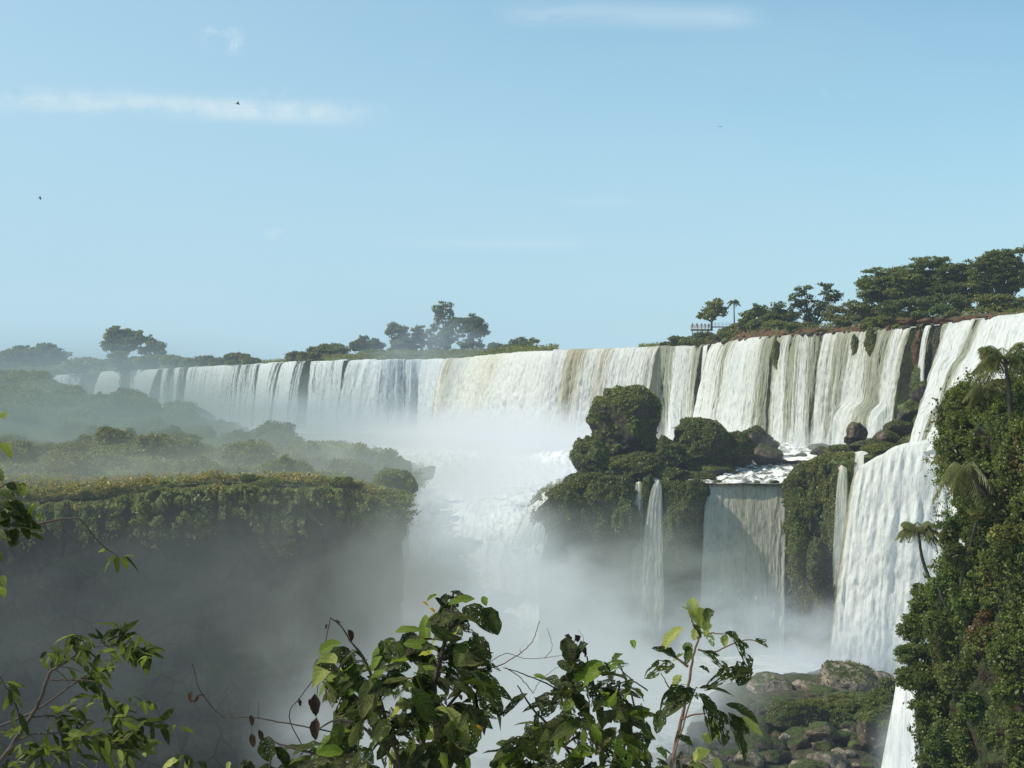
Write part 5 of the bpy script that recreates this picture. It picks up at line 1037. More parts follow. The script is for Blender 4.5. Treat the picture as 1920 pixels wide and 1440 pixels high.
# ------------------------------------------------------------------ plants close to the viewpoint
def bigleaf_mat(name, dark, light, hole_amt=1.0, transl=.3):
    m, nt = new_mat(name); t = NT(nt)
    uvn = t.n('ShaderNodeUVMap').outputs[0]; sp = t.n('ShaderNodeSeparateXYZ'); t.l(uvn, sp.inputs[0])
    rnd = t.n('ShaderNodeAttribute', attribute_name='rnd').outputs['Fac']; tone = t.n('ShaderNodeAttribute', attribute_name='tone').outputs['Fac']
    ax = t.math('ABSOLUTE', sp.outputs[1])
    ph = t.math('SUBTRACT', t.math('MULTIPLY', sp.outputs[0], 58.), t.math('MULTIPLY', ax, 9.))
    vein = t.mr(t.math('SINE', ph), .55, 1.0); mid = t.mr(ax, .09, .03)
    cv = t.n('ShaderNodeCombineXYZ'); t.l(t.math('MULTIPLY', sp.outputs[0], 2.2), cv.inputs[0]); t.l(sp.outputs[1], cv.inputs[1]); t.l(t.math('MULTIPLY', rnd, 60.), cv.inputs[2])
    blot = t.noise(cv.outputs[0], 2.0, 4, .6)
    f = t.math('ADD', t.math('MULTIPLY', tone, .7), t.math('MULTIPLY', t.mr(blot, .35, .7), .3))
    c = t.mix(f, dark, light); c = t.mix(t.math('MULTIPLY', t.math('MULTIPLY', t.math('MAXIMUM', vein, mid), .5), t.mr(tone, .0, .7, .12, 1.)), c, (light[0]*1.5, light[1]*1.45, light[2]*1.6))
    c = t.mix(t.math('MULTIPLY', t.mr(blot, .66, .74), .7), c, (.13, .075, .03))
    vo = t.n('ShaderNodeTexVoronoi'); vo.inputs['Scale'].default_value = 3.4; t.l(cv.outputs[0], vo.inputs['Vector'])
    vo2 = t.n('ShaderNodeTexVoronoi'); vo2.inputs['Scale'].default_value = 8.; t.l(cv.outputs[0], vo2.inputs['Vector'])
    big = t.mr(t.noise(cv.outputs[0], 1.6, 3, .6), .55, .57)
    h1 = t.mr(vo.outputs['Distance'], .20, .17); h2 = t.mr(vo2.outputs['Distance'], .16, .13)
    eaten = t.mr(rnd, .18, .30)
    hole = t.math('MULTIPLY', t.math('MULTIPLY', t.math('MAXIMUM', t.math('MAXIMUM', h1, h2), t.math('MULTIPLY', big, t.mr(rnd, .6, .75))), eaten), hole_amt)
    d = t.n('ShaderNodeBsdfPrincipled'); t.l(c, d.inputs['Base Color']); d.inputs['Roughness'].default_value = .6; d.inputs['Specular IOR Level'].default_value = .16
    b = t.n('ShaderNodeBump'); b.inputs['Strength'].default_value = .5; b.inputs['Distance'].default_value = .004; t.l(vein, b.inputs['Height']); t.l(b.outputs[0], d.inputs['Normal'])
    tr = t.n('ShaderNodeBsdfTranslucent'); t.l(t.mix(t.math('MULTIPLY', t.math('POWER', tone, 1.5), .9), c, (light[0]*2.4, light[1]*2.4, light[2]*.9)), tr.inputs['Color'])
    ms = t.n('ShaderNodeMixShader'); ms.inputs[0].default_value = transl; t.l(d.outputs[0], ms.inputs[1]); t.l(tr.outputs[0], ms.inputs[2])
    tp = t.n('ShaderNodeBsdfTransparent'); m2 = t.n('ShaderNodeMixShader'); t.l(hole, m2.inputs[0]); t.l(ms.outputs[0], m2.inputs[1]); t.l(tp.outputs[0], m2.inputs[2])
    o = t.n('ShaderNodeOutputMaterial'); t.l(m2.outputs[0], o.inputs['Surface']); return m
M['bigleaf'] = bigleaf_mat('broad_leaf', (.009, .008, .006), (.11, .16, .02))  # dark end paints leaves in shade, light end leaves in sun
M['bigleaf_pale'] = bigleaf_mat('pale_broad_leaf', (.014, .013, .008), (.26, .28, .085))
M['slimleaf'] = bigleaf_mat('slim_leaf', (.016, .022, .006), (.13, .165, .025), .0)
M['deadleaf'] = bigleaf_mat('dead_leaf', (.03, .016, .012), (.075, .042, .03), 0., .2)
M['twig'] = plain_mat('twig_bark', (.20, .12, .085), .8, .4, 60)
M['twig_dark'] = plain_mat('dark_twig', (.07, .05, .04), .85, .4, 60)
class Leaves:
    def __init__(s, seed, NL=9, NC=5): s.g = np.random.default_rng(seed); s.v = []; s.uv = []; s.rnd = []; s.tone = []; s.f = []; s.n = 0; s.NL = NL; s.NC = NC
    def add(s, base, tip, wr=.42, roll=0., droop=.26, tone=None, rnd=None, pointy=.6, fold=.6, ragged=.08):
        g, NL, NC = s.g, s.NL, s.NC; base = np.asarray(base, float); tip = np.asarray(tip, float); ax = tip-base; L = np.linalg.norm(ax); a = ax/L
        up = np.array([0, -.45, .9]); n = up-a*(up@a)
        if np.linalg.norm(n) < .15: n = np.array([-.8, -.5, 0.2]); n = n-a*(n@a)
        n /= np.linalg.norm(n); sd = np.cross(a, n); cr, sr = math.cos(roll), math.sin(roll); n, sd = n*cr+sd*sr, sd*cr-n*sr
        t_ = np.linspace(0, 1, NL)[:, None]; c = np.linspace(-1, 1, NC)[None, :]
        w = L*wr*.5*(np.sin(np.pi*t_**.85)**pointy)*(1+ragged*g.normal(size=(NL, 1)))
        w = w*(1-.1*t_)
        w2 = w*(1+ragged*.8*g.normal(size=(NL, NC))*np.abs(c))
        bend = -droop*L*(t_-.0)**2+droop*L*t_*.6
        tw = 1.3*(g.random()-.5)
        p = base+a*L*t_[..., None]+sd*(w2*c)[..., None]+n*((bend+fold*np.abs(c)*w*.6)+.10*w*np.sin(t_*16+g.random()*6)*np.abs(c)+tw*w*c*t_)[..., None]
        s.v.append(p.reshape(-1, 3)); s.uv.append(np.stack([t_+0*c, c+0*t_], 2).reshape(-1, 2)); r = g.random() if rnd is None else rnd; tn = (.75+.25*g.random() if g.random() < .13 else g.random()**2*.36) if tone is None else tone  # tone paints a few leaves as sunlit, most as shaded
        s.rnd.append(np.full(NL*NC, r)); s.f.append(grid_faces(NL, NC)+s.n); s.n += NL*NC; s.tone.append(np.full((NL-1)*(NC-1), tn)); return s
    def build(s, name, mat, parent):
        if not s.v: return
        off = np.array(parent.location); return mk(name, np.vstack(s.v)-off, np.vstack(s.f), mat, parent, True, uv=np.vstack(s.uv), pt={'rnd': np.concatenate(s.rnd)}, fc={'tone': np.concatenate(s.tone)})
def plant(name, label, cat, base, group=None): return tag(empty(name, base), label, cat, group)
def stems(root, lst, Y, mat='twig', name='stem'):
    """each: (points in photo pixels, start radius px, end radius px, depth offset)"""
    out = []
    for pts, r0, r1, dy in lst:
        q = spline([P(a, b, Y+dy+(.12*k if False else 0)) for k, (a, b) in enumerate(pts)], max(10, len(pts)*5)); q = q+.0012*Y*.3*np.random.default_rng(len(out)).normal(size=q.shape)*.5
        MB().tube(q-np.array(root.location), np.linspace(r0, r1, len(q))*Y/F, 7).build(name, M[mat], root, True); out.append(q)
    return out
def poly_in(x, y, poly):
    c = False; n = len(poly); j = n-1
    for i in range(n):
        xi, yi = poly[i]; xj, yj = poly[j]
        if (yi > y) != (yj > y) and x < (xj-xi)*(y-yi)/(yj-yi)+xi: c = not c
        j = i
    return c
def fill(Ls, poly, n, Y, center, Lpx=(60, 115), wr=(.38, .55), seed=1, depth=.5, hang=.5, sets=None, minr=0.):
    g = np.random.default_rng(seed); xs = [p[0] for p in poly]; ys = [p[1] for p in poly]; k = 0
    while k < n:
        x, y = g.uniform(min(xs), max(xs)), g.uniform(min(ys), max(ys))
        if not poly_in(x, y, poly): continue
        k += 1; yy = Y+depth*(g.random()-.5); s = yy/F; L = g.uniform(*Lpx)*s
        d = np.array([(x-center[0])/160.+g.normal()*.7, g.normal()*.75, -hang*1.1+(center[1]-y)/260.+g.normal()*.5]); d /= np.linalg.norm(d)
        c = P(x, y, yy); sel = 0 if g.random() < .72 else 1
        Ls[sel % len(Ls)].add(c-d*L*.5, c+d*L*.5, g.uniform(*wr), g.normal()*.8, .1+.25*g.random(), pointy=.7)
def L2(Ls, x0, y0, x1, y1, Y=4., dy=(0, 0), **k): Ls.add(P(x0, y0, Y+dy[0]), P(x1, y1, Y+dy[1]), **k)

# middle bush
Yb = 4.0; r = plant('broad_leaf_bush', 'broad leaved bush with insect eaten leaves in the middle at the bottom of the view', 'bush', P(760, 1560, Yb))
stems(r, [([(760, 1560), (790, 1400), (820, 1260), (845, 1160), (850, 1112)], 7, 2, 0), ([(770, 1520), (740, 1400), (690, 1250), (655, 1200)], 5, 1.5, .05), ([(775, 1480), (700, 1380), (640, 1350), (600, 1365)], 4, 1.5, -.05), ([(800, 1380), (860, 1300), (920, 1245)], 4, 1.5, .05),
          ([(790, 1420), (870, 1370), (925, 1330)], 4, 1.5, 0), ([(760, 1500), (640, 1430), (540, 1400), (500, 1385)], 4, 1.2, -.1), ([(690, 1250), (660, 1205), (640, 1175), (622, 1160)], 2, .8, 0), ([(820, 1250), (790, 1200), (765, 1190)], 2.5, 1, .1), ([(835, 1190), (880, 1150), (905, 1145)], 2.5, 1, 0)], Yb, 'twig_dark')
A, Bp = Leaves(1), Leaves(2)
poly = [(850, 1150), (875, 1160), (905, 1200), (915, 1240), (925, 1290), (940, 1340), (900, 1370), (890, 1400), (870, 1450), (880, 1500), (560, 1500), (560, 1440), (610, 1400), (640, 1350), (620, 1320), (590, 1300), (600, 1250), (630, 1220), (690, 1240), (730, 1215), (770, 1200), (800, 1170)]
fill([A, Bp], poly, 380, Yb, (770, 1330), Lpx=(24, 90), seed=3, depth=.55)
poly2 = [(835, 1115), (865, 1112), (880, 1150), (870, 1200), (820, 1200), (800, 1160), (820, 1130)]
fill([A, Bp], poly2, 26, Yb, (845, 1150), (22, 52), seed=4, depth=.12, hang=.0)
for q in [(872, 1136, 928, 1186, .62, .15), (920, 1150, 936, 1188, .6, .2), (640, 1205, 596, 1222, .6, .9), (735, 1200, 692, 1258, .5, 1.), (645, 1262, 592, 1306, .5, .95), (655, 1280, 600, 1315, .45, .9), (660, 1225, 650, 1268, .7, .1), (880, 1195, 918, 1245, .6, .1), (905, 1260, 935, 1310, .5, .3), (915, 1300, 945, 1330, .55, .2), (890, 1340, 886, 1408, .55, .3), (860, 1345, 870, 1395, .5, .9),
          (740, 1185, 790, 1178, .3, .95), (770, 1375, 815, 1380, .5, .8), (660, 1370, 600, 1388, .4, .8), (820, 1115, 800, 1125, .5, .9), (905, 1118, 912, 1135, .6, .9), (715, 1200, 730, 1245, .5, .15), (605, 1395, 545, 1412, .4, .15), (575, 1420, 540, 1432, .4, .5)]:
    L2(A, *q[:4], wr=q[4], tone=q[5], dy=(-.1, -.12), roll=.2, rnd=.2 if q[5] > .8 else .55)
L2(A, 905, 1140, 937, 1190, wr=.6, tone=.12, dy=(-.1, -.1), rnd=.1)
A.build('foliage', M['bigleaf'], r); Bp.build('foliage', M['bigleaf_pale'], r)
# yellowing spots of leaf on it
Yl = Leaves(9); M['yellow_leaf'] = bigleaf_mat('yellow_leaf', (.35, .18, .02), (.55, .32, .03), 0.)
for x, y in ((792, 1128), (805, 1140), (893, 1360), (872, 1378)): L2(Yl, x, y, x+12, y+9, wr=.6, tone=.8, dy=(-.16, -.16))
Yl.build('yellow_leaf', M['yellow_leaf'], r)

# right bush
Yr = 3.9; r = plant('holed_leaf_bush', 'bush with pale striped leaves full of holes, right of the middle bush', 'bush', P(1120, 1560, Yr))
stems(r, [([(1130, 1560), (1130, 1420), (1120, 1320), (1100, 1230)], 5, 1.5, .1), ([(1140, 1540), (1060, 1400), (1000, 1330), (970, 1285)], 4, 1.2, .1), ([(1150, 1500), (1170, 1400), (1190, 1330), (1160, 1240)], 4, 1.2, .15), ([(1100, 1330), (1040, 1290), (985, 1265), (945, 1252)], 2, .8, .1), ([(1110, 1420), (1020, 1390), (950, 1410)], 3, 1, 0), ([(1215, 1295), (1180, 1270), (1155, 1245)], 1.6, .8, .05)], Yr, 'twig_dark')
A, Bp = Leaves(11), Leaves(12)
poly = [(1075, 1250), (1100, 1235), (1140, 1250), (1170, 1270), (1200, 1300), (1215, 1360), (1235, 1400), (1290, 1420), (1340, 1440), (1360, 1500), (930, 1500), (930, 1430), (930, 1400), (970, 1375), (975, 1340), (1010, 1310), (1030, 1280)]
fill([A, Bp], poly, 340, Yr, (1110, 1360), (22, 74), seed=13, depth=.5)
for q in [(1090, 1215, 1062, 1262, .5, .1), (1080, 1230, 1100, 1205, .7, .05), (1060, 1195, 1072, 1245, .6, .05), (1130, 1240, 1075, 1278, .45, .95), (1180, 1245, 1120, 1260, .45, .9), (1165, 1225, 1150, 1240, .7, .3), (1020, 1275, 1000, 1268, .4, .9), (990, 1300, 940, 1340, .3, .1), (1000, 1385, 918, 1425, .42, .2), (1010, 1392, 925, 1438, .2, .95), (1290, 1300, 1235, 1330, .5, .1),
          (1000, 1265, 1030, 1275, .3, .9), (1005, 1400, 955, 1440, .5, .95), (1150, 1320, 1120, 1290, .5, .9), (1185, 1200, 1190, 1215, .5, .9), (1045, 1240, 1075, 1260, .5, .1)]:
    L2(A, *q[:4], wr=q[4], tone=q[5], dy=(-.12, -.15), roll=.2)
Bp.build('foliage', M['bigleaf_pale'], r); A.build('foliage', M['bigleaf'], r)

# tall sapling with a pale reddish stem
Ys = 3.7; r = plant('holed_leaf_sapling', 'upright sapling with a pale reddish stem and drooping leaves full of holes', 'sapling', P(1240, 1580, Ys))
stems(r, [([(1240, 1580), (1258, 1440), (1275, 1360), (1290, 1290), (1300, 1230), (1315, 1185)], 4.6, 1.8, 0), ([(1290, 1250), (1270, 1235), (1250, 1225)], 3, 1.2, 0), ([(1310, 1200), (1300, 1170), (1292, 1150)], 2.2, 1, 0), ([(1308, 1218), (1340, 1222), (1380, 1205), (1410, 1200), (1440, 1212)], 2, .7, -.03), ([(1275, 1350), (1300, 1340), (1345, 1335)], 2.4, 1, -.03), ([(1262, 1420), (1300, 1300), (1310, 1290)], 2, .8, -.04),
          ([(1316, 1186), (1345, 1188), (1370, 1190)], 1.8, .7, 0), ([(1258, 1425), (1300, 1420), (1345, 1440)], 2.2, .8, 0), ([(1283, 1325), (1255, 1290), (1240, 1262)], 2, .8, 0)], Ys, 'twig')
A, Bp = Leaves(21, 11, 5), Leaves(22, 11, 5)
for q in [(1322, 1195, 1318, 1150, .5, .9), (1300, 1140, 1325, 1180, .6, .9), (1305, 1160, 1280, 1135, .5, .95), (1282, 1176, 1238, 1216, .42, .95), (1310, 1175, 1300, 1200, .6, .8), (1286, 1204, 1296, 1235, .55, .8), (1328, 1188, 1338, 1212, .5, .9), (1360, 1190, 1358, 1212, .6, .9), (1275, 1265, 1265, 1290, .7, .95), (1262, 1240, 1280, 1225, .5, .9), (1330, 1345, 1350, 1390, .35, .95), (1320, 1375, 1332, 1395, .7, .9), (1385, 1345, 1432, 1378, .3, .9), (1300, 1425, 1330, 1405, .6, .95), (1340, 1420, 1352, 1450, .5, .9), (1298, 1120, 1300, 1160, .5, 1.)]:
    L2(Bp, *q[:4], Y=Ys, wr=q[4]*1.05, tone=q[5], dy=(-.05, -.07), roll=.3)
for q in [(1270, 1235, 1225, 1212, .42, .1), (1265, 1245, 1208, 1268, .45, .2), (1315, 1220, 1372, 1262, .36, .2), (1375, 1195, 1412, 1255, .36, .2), (1360, 1185, 1385, 1200, .6, .2), (1395, 1255, 1320, 1290, .34, .1), (1400, 1250, 1385, 1285, .7, .05), (1310, 1290, 1378, 1300, .4, .15), (1298, 1290, 1238, 1318, .42, .1), (1300, 1295, 1240, 1345, .48, .1), (1310, 1300, 1345, 1345, .4, .2),
          (1325, 1310, 1338, 1390, .4, .15), (1365, 1335, 1400, 1420, .36, .15), (1375, 1340, 1400, 1432, .42, .1), (1360, 1320, 1425, 1352, .36, .2), (1345, 1330, 1360, 1400, .45, .1), (1300, 1170, 1315, 1195, .5, .1), (1330, 1140, 1325, 1165, .6, .2), (1290, 1210, 1288, 1245, .4, .3), (1310, 1250, 1330, 1260, .6, .1), (1405, 1250, 1378, 1268, .9, .05), (1240, 1330, 1232, 1375, .5, .15), (1415, 1200, 1440, 1212, .3, .2), (1425, 1208, 1430, 1196, .7, .2), (1300, 1400, 1270, 1380, .5, .2), (1285, 1290, 1310, 1310, .6, .3)]:
    L2(A, *q[:4], Y=Ys, wr=q[4]*1.1, tone=q[5], dy=(-.06, -.09), roll=-.2, rnd=.5+.45*((q[0]*7) % 10)/10)
Bp.build('foliage', M['bigleaf_pale'], r); A.build('foliage', M['bigleaf'], r)

# low dark plant left of the middle bush
r = plant('low_eaten_shrub', 'low dark shrub with ragged leaves peeping over the bottom edge left of the middle bush', 'shrub', P(500, 1560, 4.1))
stems(r, [([(500, 1560), (505, 1440), (515, 1390)], 3, 1, 0), ([(480, 1540), (460, 1450), (455, 1420)], 2.5, 1, 0), ([(380, 1540), (345, 1450)], 2.5, 1, 0)], 4.1, 'twig_dark')
A, Bp = Leaves(31), Leaves(32)
for q in [(505, 1380, 500, 1430, .75, .1), (515, 1400, 545, 1440, .5, .1), (470, 1425, 440, 1450, .5, .1), (455, 1432, 480, 1452, .8, .05), (345, 1415, 325, 1440, .6, .1), (345, 1415, 362, 1440, .5, .15), (370, 1428, 392, 1445, .6, .1), (530, 1405, 600, 1400, .3, .2), (520, 1440, 590, 1435, .35, .1), (485, 1440, 530, 1460, .6, .1)]:
    L2(A, *q[:4], Y=4.1, wr=q[4], tone=q[5])
for q in [(335, 1425, 300, 1445, .6, .95), (355, 1425, 345, 1450, .5, .9), (432, 1428, 425, 1450, .6, .8)]: L2(Bp, *q[:4], Y=4.1, wr=q[4], tone=q[5])
A.build('foliage', M['bigleaf'], r); Bp.build('foliage', M['bigleaf_pale'], r)

# bottom left shrub with slim leaves
Yw = 4.4; r = plant('slim_leaf_shrub', 'shrub with thin branches and slim green leaves in the bottom left corner', 'shrub', P(-40, 1520, Yw))
br_ = [([(-60, 1500), (0, 1428), (40, 1370), (72, 1320), (92, 1265), (110, 1250), (165, 1215)], 5.5, 2, 0), ([(-60, 1380), (0, 1362), (70, 1330), (120, 1295), (155, 1270), (178, 1255)], 3, 1.2, .06), ([(140, 1282), (205, 1248)], 1.6, .8, .05), ([(0, 1425), (40, 1385), (100, 1375), (160, 1380), (220, 1400), (250, 1420)], 2.4, .8, -.05), ([(95, 1275), (135, 1275), (180, 1280), (205, 1320), (230, 1345), (262, 1352), (310, 1355)], 1.8, .8, .03),
       ([(60, 1345), (100, 1343), (150, 1360)], 1.8, .8, 0), ([(88, 1345), (120, 1335), (150, 1330)], 1.4, .6, 0), ([(160, 1500), (190, 1420), (225, 1385), (260, 1370)], 3, .8, 0), ([(-30, 1490), (30, 1440), (120, 1400), (200, 1375), (250, 1400)], 2, .8, .08), ([(165, 1215), (150, 1195), (140, 1187)], 1.5, .7, 0), ([(165, 1215), (200, 1210), (250, 1215), (285, 1225)], 1.6, .7, 0), ([(215, 1212), (225, 1190), (226, 1172)], 1.2, .5, 0), ([(0, 1270), (20, 1305), (45, 1358)], 1.6, .8, -.05)]
paths = stems(r, br_, Yw, 'twig_dark')
A = Leaves(41, 7, 3); g = np.random.default_rng(42)
def along(Ls, q, n, Lm, s0=.35, wr=.30, down=.55, tone=None, side=1., Yl=None):
    for i in range(n):
        s = s0+(1-s0)*(i+g.random()*.6)/n; k = min(s, 1)*(len(q)-1); j = int(min(k, len(q)-2)); b = q[j]+(q[j+1]-q[j])*(k-j); tg = unit(q[min(j+1, len(q)-1)]-q[j])
        sd = np.cross(tg, [0, -1, 0])*(1 if i % 2 else -1)*side; d = unit(tg*.6+sd*.7+np.array([0, 0, -down])+g.normal(size=3)*.3); L = Lm*(.7+.6*g.random())
        Ls.add(b, b+d*L, wr*(.8+.4*g.random()), g.normal()*.5, .15+.2*g.random(), tone if tone is not None else g.random()**2.2, pointy=.9, fold=.5)
px2m = Yw/F
for k, n in ((0, 8), (1, 14), (2, 9), (3, 24), (4, 20), (5, 10), (6, 8), (7, 14), (8, 26), (9, 7), (10, 24), (11, 12), (12, 6)):
    along(A, paths[k], n, 38*px2m, s0=.30 if k not in (0, 1) else .72)
for (x, y, n, sp) in [(120, 1222, 16, 32), (150, 1212, 14, 26), (245, 1215, 14, 26), (275, 1230, 10, 18), (228, 1200, 12, 22), (205, 1240, 10, 22), (175, 1310, 14, 28), (235, 1318, 10, 20), (270, 1315, 8, 14), (215, 1348, 10, 18), (20, 1370, 12, 24), (150, 1390, 20, 40), (60, 1395, 16, 34), (110, 1410, 16, 40), (30, 1425, 14, 34), (200, 1400, 14, 34), (270, 1385, 10, 20), (262, 1410, 6, 14), (325, 1362, 6, 16), (12, 1280, 6, 14), (160, 1195, 6, 14), (240, 1370, 8, 18), (180, 1430, 10, 40), (90, 1440, 12, 50)]:
    for i in range(n):
        b = P(x+g.normal()*sp*.6, y+g.normal()*sp*.25, Yw+.15*g.normal()); d = unit(np.array([g.normal()*.8+.1, g.normal()*.5, -.5+.4*g.normal()])); A.add(b, b+d*(33*px2m*(.6+.6*g.random())), .30, g.normal()*.6, .2, g.random()**2, pointy=.9, fold=.5)
A.build('foliage', M['slimleaf'], r)

# branch entering from the left edge
Ye = 3.2; r = plant('overhanging_branch', 'leafy branch reaching in from the left edge with a thin twig ending in five leaves', 'branch', P(-160, 1060, Ye))
paths = stems(r, [([(-160, 1060), (-60, 1030), (0, 1008), (40, 995), (85, 980), (140, 972), (160, 985), (190, 1022), (222, 1042)], 4, .9, 0), ([(-120, 1040), (-40, 960), (0, 915), (25, 905), (45, 920)], 2.4, .8, 0), ([(-100, 1030), (-30, 985), (10, 980)], 2, .8, 0), ([(-120, 900), (-40, 850), (0, 830), (18, 850)], 2, .8, 0), ([(-90, 1120), (-20, 1090), (5, 1080)], 2, .8, 0)], Ye, 'twig_dark')
A = Leaves(51, 8, 3); m_ = Ye/F
for q in [(15, 985, 80, 990, .5, .1), (20, 940, 45, 970, .6, .05), (30, 990, 20, 1025, .5, .1), (0, 985, 30, 960, .6, .1), (45, 985, 55, 1010, .5, .05), (0, 920, 25, 935, .5, .1), (15, 905, 38, 925, .5, .1), (38, 905, 48, 928, .4, .6), (36, 900, 48, 893, .4, .95), (58, 970, 62, 940, .4, .95), (62, 965, 80, 972, .4, .9), (0, 940, 20, 955, .6, .1), (0, 960, 15, 948, .6, .1), (-10, 1000, 20, 1010, .5, .1), (2, 830, 22, 856, .4, .85), (0, 775, 10, 782, .6, .9), (0, 1080, 8, 1100, .5, .3), (50, 1000, 82, 1010, .25, .2), (60, 990, 82, 992, .2, .1), (-20, 1030, 5, 1050, .4, .1), (0, 1100, 8, 1118, .5, .8), (20, 1000, 32, 1022, .5, .1), (-10, 880, 5, 900, .5, .2), (25, 960, 60, 985, .6, .05), (-15, 965, 18, 985, .6, .05)]:
    L2(A, *q[:4], Y=Ye, wr=q[4], tone=q[5], dy=(-.02, -.05), rnd=.1)
for q in [(203, 1032, 183, 1034, .5, 1.0), (218, 1040, 193, 1072, .40, .75), (220, 1042, 220, 1076, .40, .35), (228, 1042, 240, 1068, .40, .75), (234, 1043, 262, 1072, .2, .1), (232, 1042, 260, 1043, .16, .8)]:
    L2(A, *q[:4], Y=Ye, wr=q[4], tone=q[5], rnd=.1)
A.build('foliage', M['slimleaf'], r)

# bare vines
r = plant('bare_vine', 'thin bare vine with curled dead leaves left of the middle bush', 'vine', P(600, 1368, 4.0))
stems(r, [([(360, 1245), (378, 1300), (412, 1340), (425, 1345), (470, 1345), (530, 1355), (600, 1368), (680, 1385)], 1.2, 1.5, 0), ([(365, 1262), (358, 1290), (362, 1300)], .5, .4, 0), ([(432, 1342), (430, 1325)], .9, .4, 0), ([(484, 1345), (485, 1315)], .7, .4, 0), ([(620, 1158), (608, 1210), (596, 1260), (560, 1310), (545, 1330), (545, 1355), (570, 1405)], 1.0, 1.1, 0), ([(620, 1158), (640, 1175), (655, 1200)], .8, .8, 0), ([(603, 1220), (596, 1290), (590, 1390)], .8, .6, .02), ([(470, 1350), (475, 1390), (480, 1400)], .6, .5, 0)], 4.0, 'twig_dark')
D = Leaves(61, 6, 3)
for q in [(360, 1295, 356, 1318), (365, 1318, 382, 1300), (357, 1318, 372, 1312), (470, 1340, 474, 1362), (471, 1375, 476, 1403), (485, 1368, 492, 1390), (590, 1300, 592, 1345), (594, 1345, 590, 1390), (625, 1165, 640, 1168), (652, 1180, 662, 1202), (562, 1310, 563, 1325), (580, 1310, 582, 1325), (615, 1170, 610, 1180)]:
    L2(D, *q, wr=.45, dy=(0, 0), droop=.4, rnd=.1, fold=1.)
D.build('dead_foliage', M['deadleaf'], r)
r = plant('bare_twig', 'bare branching twig between the middle bush and the right bush', 'twig', P(880, 1250, 4.0))
stems(r, [([(880, 1255), (930, 1250), (965, 1232), (980, 1222), (1000, 1200), (1010, 1170), (1012, 1165)], 1.2, .7, 0), ([(870, 1262), (920, 1240), (950, 1225), (985, 1235), (1030, 1232), (1055, 1228)], .8, .5, .02), ([(948, 1252), (975, 1270), (1000, 1300)], 1.0, .8, 0), ([(1000, 1300), (1010, 1280), (1040, 1255), (1062, 1245)], .6, .4, 0), ([(1020, 1235), (1035, 1215), (1030, 1190), (1025, 1178)], .6, .4, 0), ([(976, 1225), (975, 1215)], .7, .4, 0)], 4.0, 'twig')
r = plant('withered_sprig', 'withered sprig with crumpled dark brown leaves above the right bush', 'sprig', P(1075, 1300, 3.95))
stems(r, [([(1075, 1300), (1076, 1240), (1078, 1190)], 1.2, .6, 0), ([(1076, 1230), (1095, 1205), (1085, 1180)], .6, .3, 0)], 3.95, 'twig_dark')
D = Leaves(65, 7, 3)
for q in [(1062, 1200, 1066, 1232), (1070, 1205, 1060, 1190), (1082, 1215, 1102, 1228), (1085, 1225, 1070, 1245), (1078, 1190, 1084, 1205), (1062, 1240, 1066, 1255), (1090, 1210, 1100, 1232), (1075, 1210, 1080, 1240)]: L2(D, *q, Y=3.95, wr=.7, dy=(0, 0), droop=.4, rnd=.1, fold=.9, ragged=.3)
D.build('dead_foliage', M['deadleaf'], r)

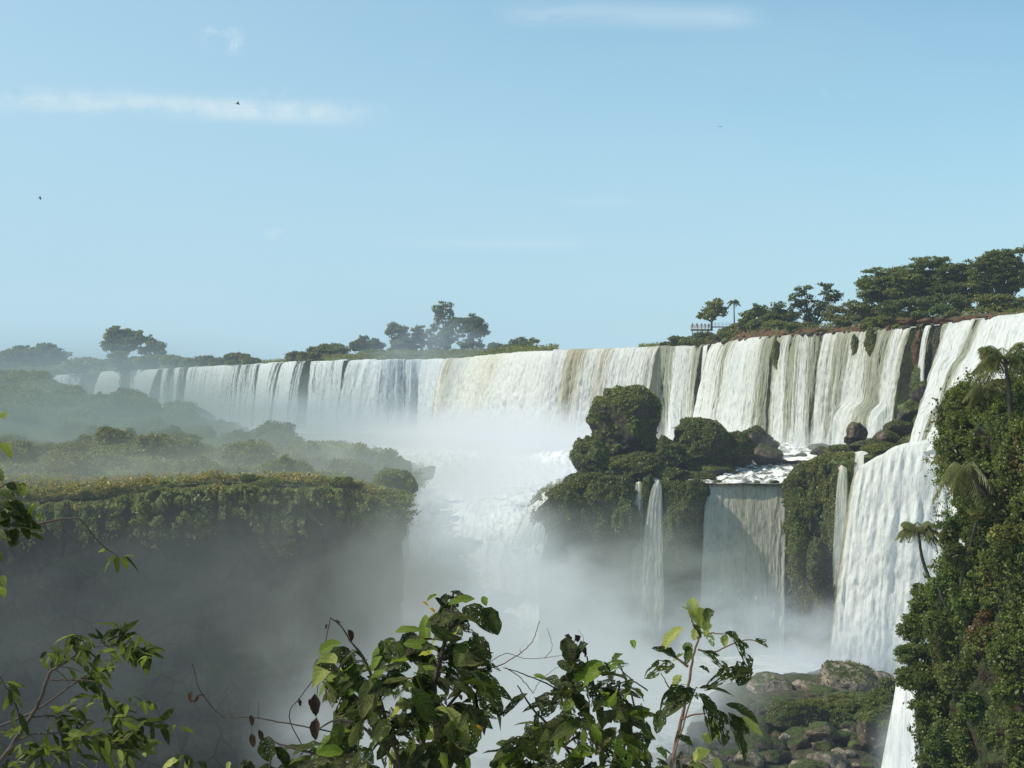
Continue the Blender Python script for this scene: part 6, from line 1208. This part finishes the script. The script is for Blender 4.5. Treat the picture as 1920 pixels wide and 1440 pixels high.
# ------------------------------------------------------------------ spray and mist
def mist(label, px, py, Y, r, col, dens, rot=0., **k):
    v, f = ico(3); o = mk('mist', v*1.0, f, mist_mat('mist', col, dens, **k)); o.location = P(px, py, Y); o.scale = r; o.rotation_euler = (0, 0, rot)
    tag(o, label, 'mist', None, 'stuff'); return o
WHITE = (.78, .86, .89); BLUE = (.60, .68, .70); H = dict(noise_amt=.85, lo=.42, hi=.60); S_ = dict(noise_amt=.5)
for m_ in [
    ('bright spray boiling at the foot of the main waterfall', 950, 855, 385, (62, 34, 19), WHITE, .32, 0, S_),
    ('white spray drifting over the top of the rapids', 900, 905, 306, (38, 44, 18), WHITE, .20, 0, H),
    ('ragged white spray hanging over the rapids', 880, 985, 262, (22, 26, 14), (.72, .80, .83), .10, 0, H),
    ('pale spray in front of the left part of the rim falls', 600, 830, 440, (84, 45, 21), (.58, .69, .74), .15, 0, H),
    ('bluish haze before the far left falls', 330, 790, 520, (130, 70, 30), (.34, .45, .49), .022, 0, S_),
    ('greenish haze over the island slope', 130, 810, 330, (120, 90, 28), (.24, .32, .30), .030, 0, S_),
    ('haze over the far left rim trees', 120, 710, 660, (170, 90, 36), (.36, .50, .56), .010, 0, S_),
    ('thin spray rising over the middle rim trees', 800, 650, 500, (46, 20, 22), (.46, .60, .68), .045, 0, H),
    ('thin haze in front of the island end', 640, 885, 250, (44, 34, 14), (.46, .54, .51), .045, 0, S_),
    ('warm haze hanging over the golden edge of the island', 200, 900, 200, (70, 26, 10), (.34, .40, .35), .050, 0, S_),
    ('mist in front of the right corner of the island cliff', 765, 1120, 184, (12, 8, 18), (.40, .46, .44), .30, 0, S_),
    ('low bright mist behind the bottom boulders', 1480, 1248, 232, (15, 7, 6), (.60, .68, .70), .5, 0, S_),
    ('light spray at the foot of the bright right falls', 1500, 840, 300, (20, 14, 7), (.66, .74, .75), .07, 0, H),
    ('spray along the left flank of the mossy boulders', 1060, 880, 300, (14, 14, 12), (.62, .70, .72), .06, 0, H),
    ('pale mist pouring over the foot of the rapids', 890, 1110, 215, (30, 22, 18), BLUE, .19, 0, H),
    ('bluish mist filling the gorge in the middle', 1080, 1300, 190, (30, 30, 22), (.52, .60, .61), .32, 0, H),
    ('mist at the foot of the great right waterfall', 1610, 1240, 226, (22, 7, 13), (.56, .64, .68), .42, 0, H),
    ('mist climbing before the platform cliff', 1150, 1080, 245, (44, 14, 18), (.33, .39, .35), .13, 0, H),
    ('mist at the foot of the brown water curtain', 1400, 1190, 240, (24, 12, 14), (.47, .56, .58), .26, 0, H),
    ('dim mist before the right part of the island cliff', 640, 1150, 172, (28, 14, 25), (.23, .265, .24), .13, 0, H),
    ('shadowed mist before the dark island cliff', 250, 1150, 150, (54, 20, 26), (.115, .135, .13), .075, 0, H),  # cliff shade put into the dark emission colour
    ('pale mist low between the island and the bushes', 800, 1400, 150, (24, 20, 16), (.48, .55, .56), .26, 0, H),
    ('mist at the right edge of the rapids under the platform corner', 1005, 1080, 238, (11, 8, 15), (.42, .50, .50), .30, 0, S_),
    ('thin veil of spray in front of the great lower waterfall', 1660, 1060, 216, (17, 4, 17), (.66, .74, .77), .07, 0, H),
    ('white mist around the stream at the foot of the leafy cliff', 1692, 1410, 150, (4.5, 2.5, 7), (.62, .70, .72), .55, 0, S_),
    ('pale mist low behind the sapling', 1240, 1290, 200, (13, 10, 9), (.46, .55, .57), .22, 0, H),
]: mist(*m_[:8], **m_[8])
# the moist air of the whole gorge, thin and even
m, nt = new_mat('humid_air'); t = NT(nt)
ab = t.n('ShaderNodeVolumeAbsorption'); ab.inputs['Color'].default_value = (0, 0, 0, 1); ab.inputs['Density'].default_value = .0002
em = t.n('ShaderNodeEmission'); em.inputs['Color'].default_value = (.42, .57, .70, 1); em.inputs['Strength'].default_value = .0002  # even emission colour in place of scattered skylight
ad = t.n('ShaderNodeAddShader'); t.l(ab.outputs[0], ad.inputs[0]); t.l(em.outputs[0], ad.inputs[1]); o = t.n('ShaderNodeOutputMaterial'); t.l(ad.outputs[0], o.inputs['Volume'])
mb = MB(); mb.box((0, 0, 0), (1, 1, 1)); hz = mb.build('haze', m); hz.location = (0, 520, 60); hz.scale = (1600, 980, 260); tag(hz, 'thin humid haze over the whole gorge', 'haze', None, 'stuff')

# ------------------------------------------------------------------ tidy: every thing's origin at its base
from mathutils import Matrix
for o in list(COL.objects):
    if o.parent is None and o.type == 'MESH' and o.data.users == 1 and o.get('category') and o.location.length < 1e-6 and not o.modifiers:
        n = len(o.data.vertices); a = np.empty(n*3, np.float32); o.data.vertices.foreach_get('co', a); a = a.reshape(-1, 3)
        c = Vector((float(a[:, 0].mean()), float(a[:, 1].mean()), float(a[:, 2].min())))
        for q in [o]+list(o.children): q.data.transform(Matrix.Translation(-c))
        o.location = c

sc.render.engine = 'CYCLES'; cy = sc.cycles
cy.use_denoising = True
try: cy.denoiser = 'OPENIMAGEDENOISE'
except Exception: pass
cy.max_bounces = 5; cy.diffuse_bounces = 3; cy.glossy_bounces = 2; cy.transmission_bounces = 3; cy.transparent_max_bounces = 12; cy.volume_bounces = 0
cy.volume_step_rate = 1.0; cy.volume_max_steps = 96; cy.use_adaptive_sampling = True; cy.adaptive_threshold = .02
sc.view_settings.view_transform = 'Standard'; sc.view_settings.look = 'None'; sc.view_settings.exposure = 0; sc.view_settings.gamma = 1
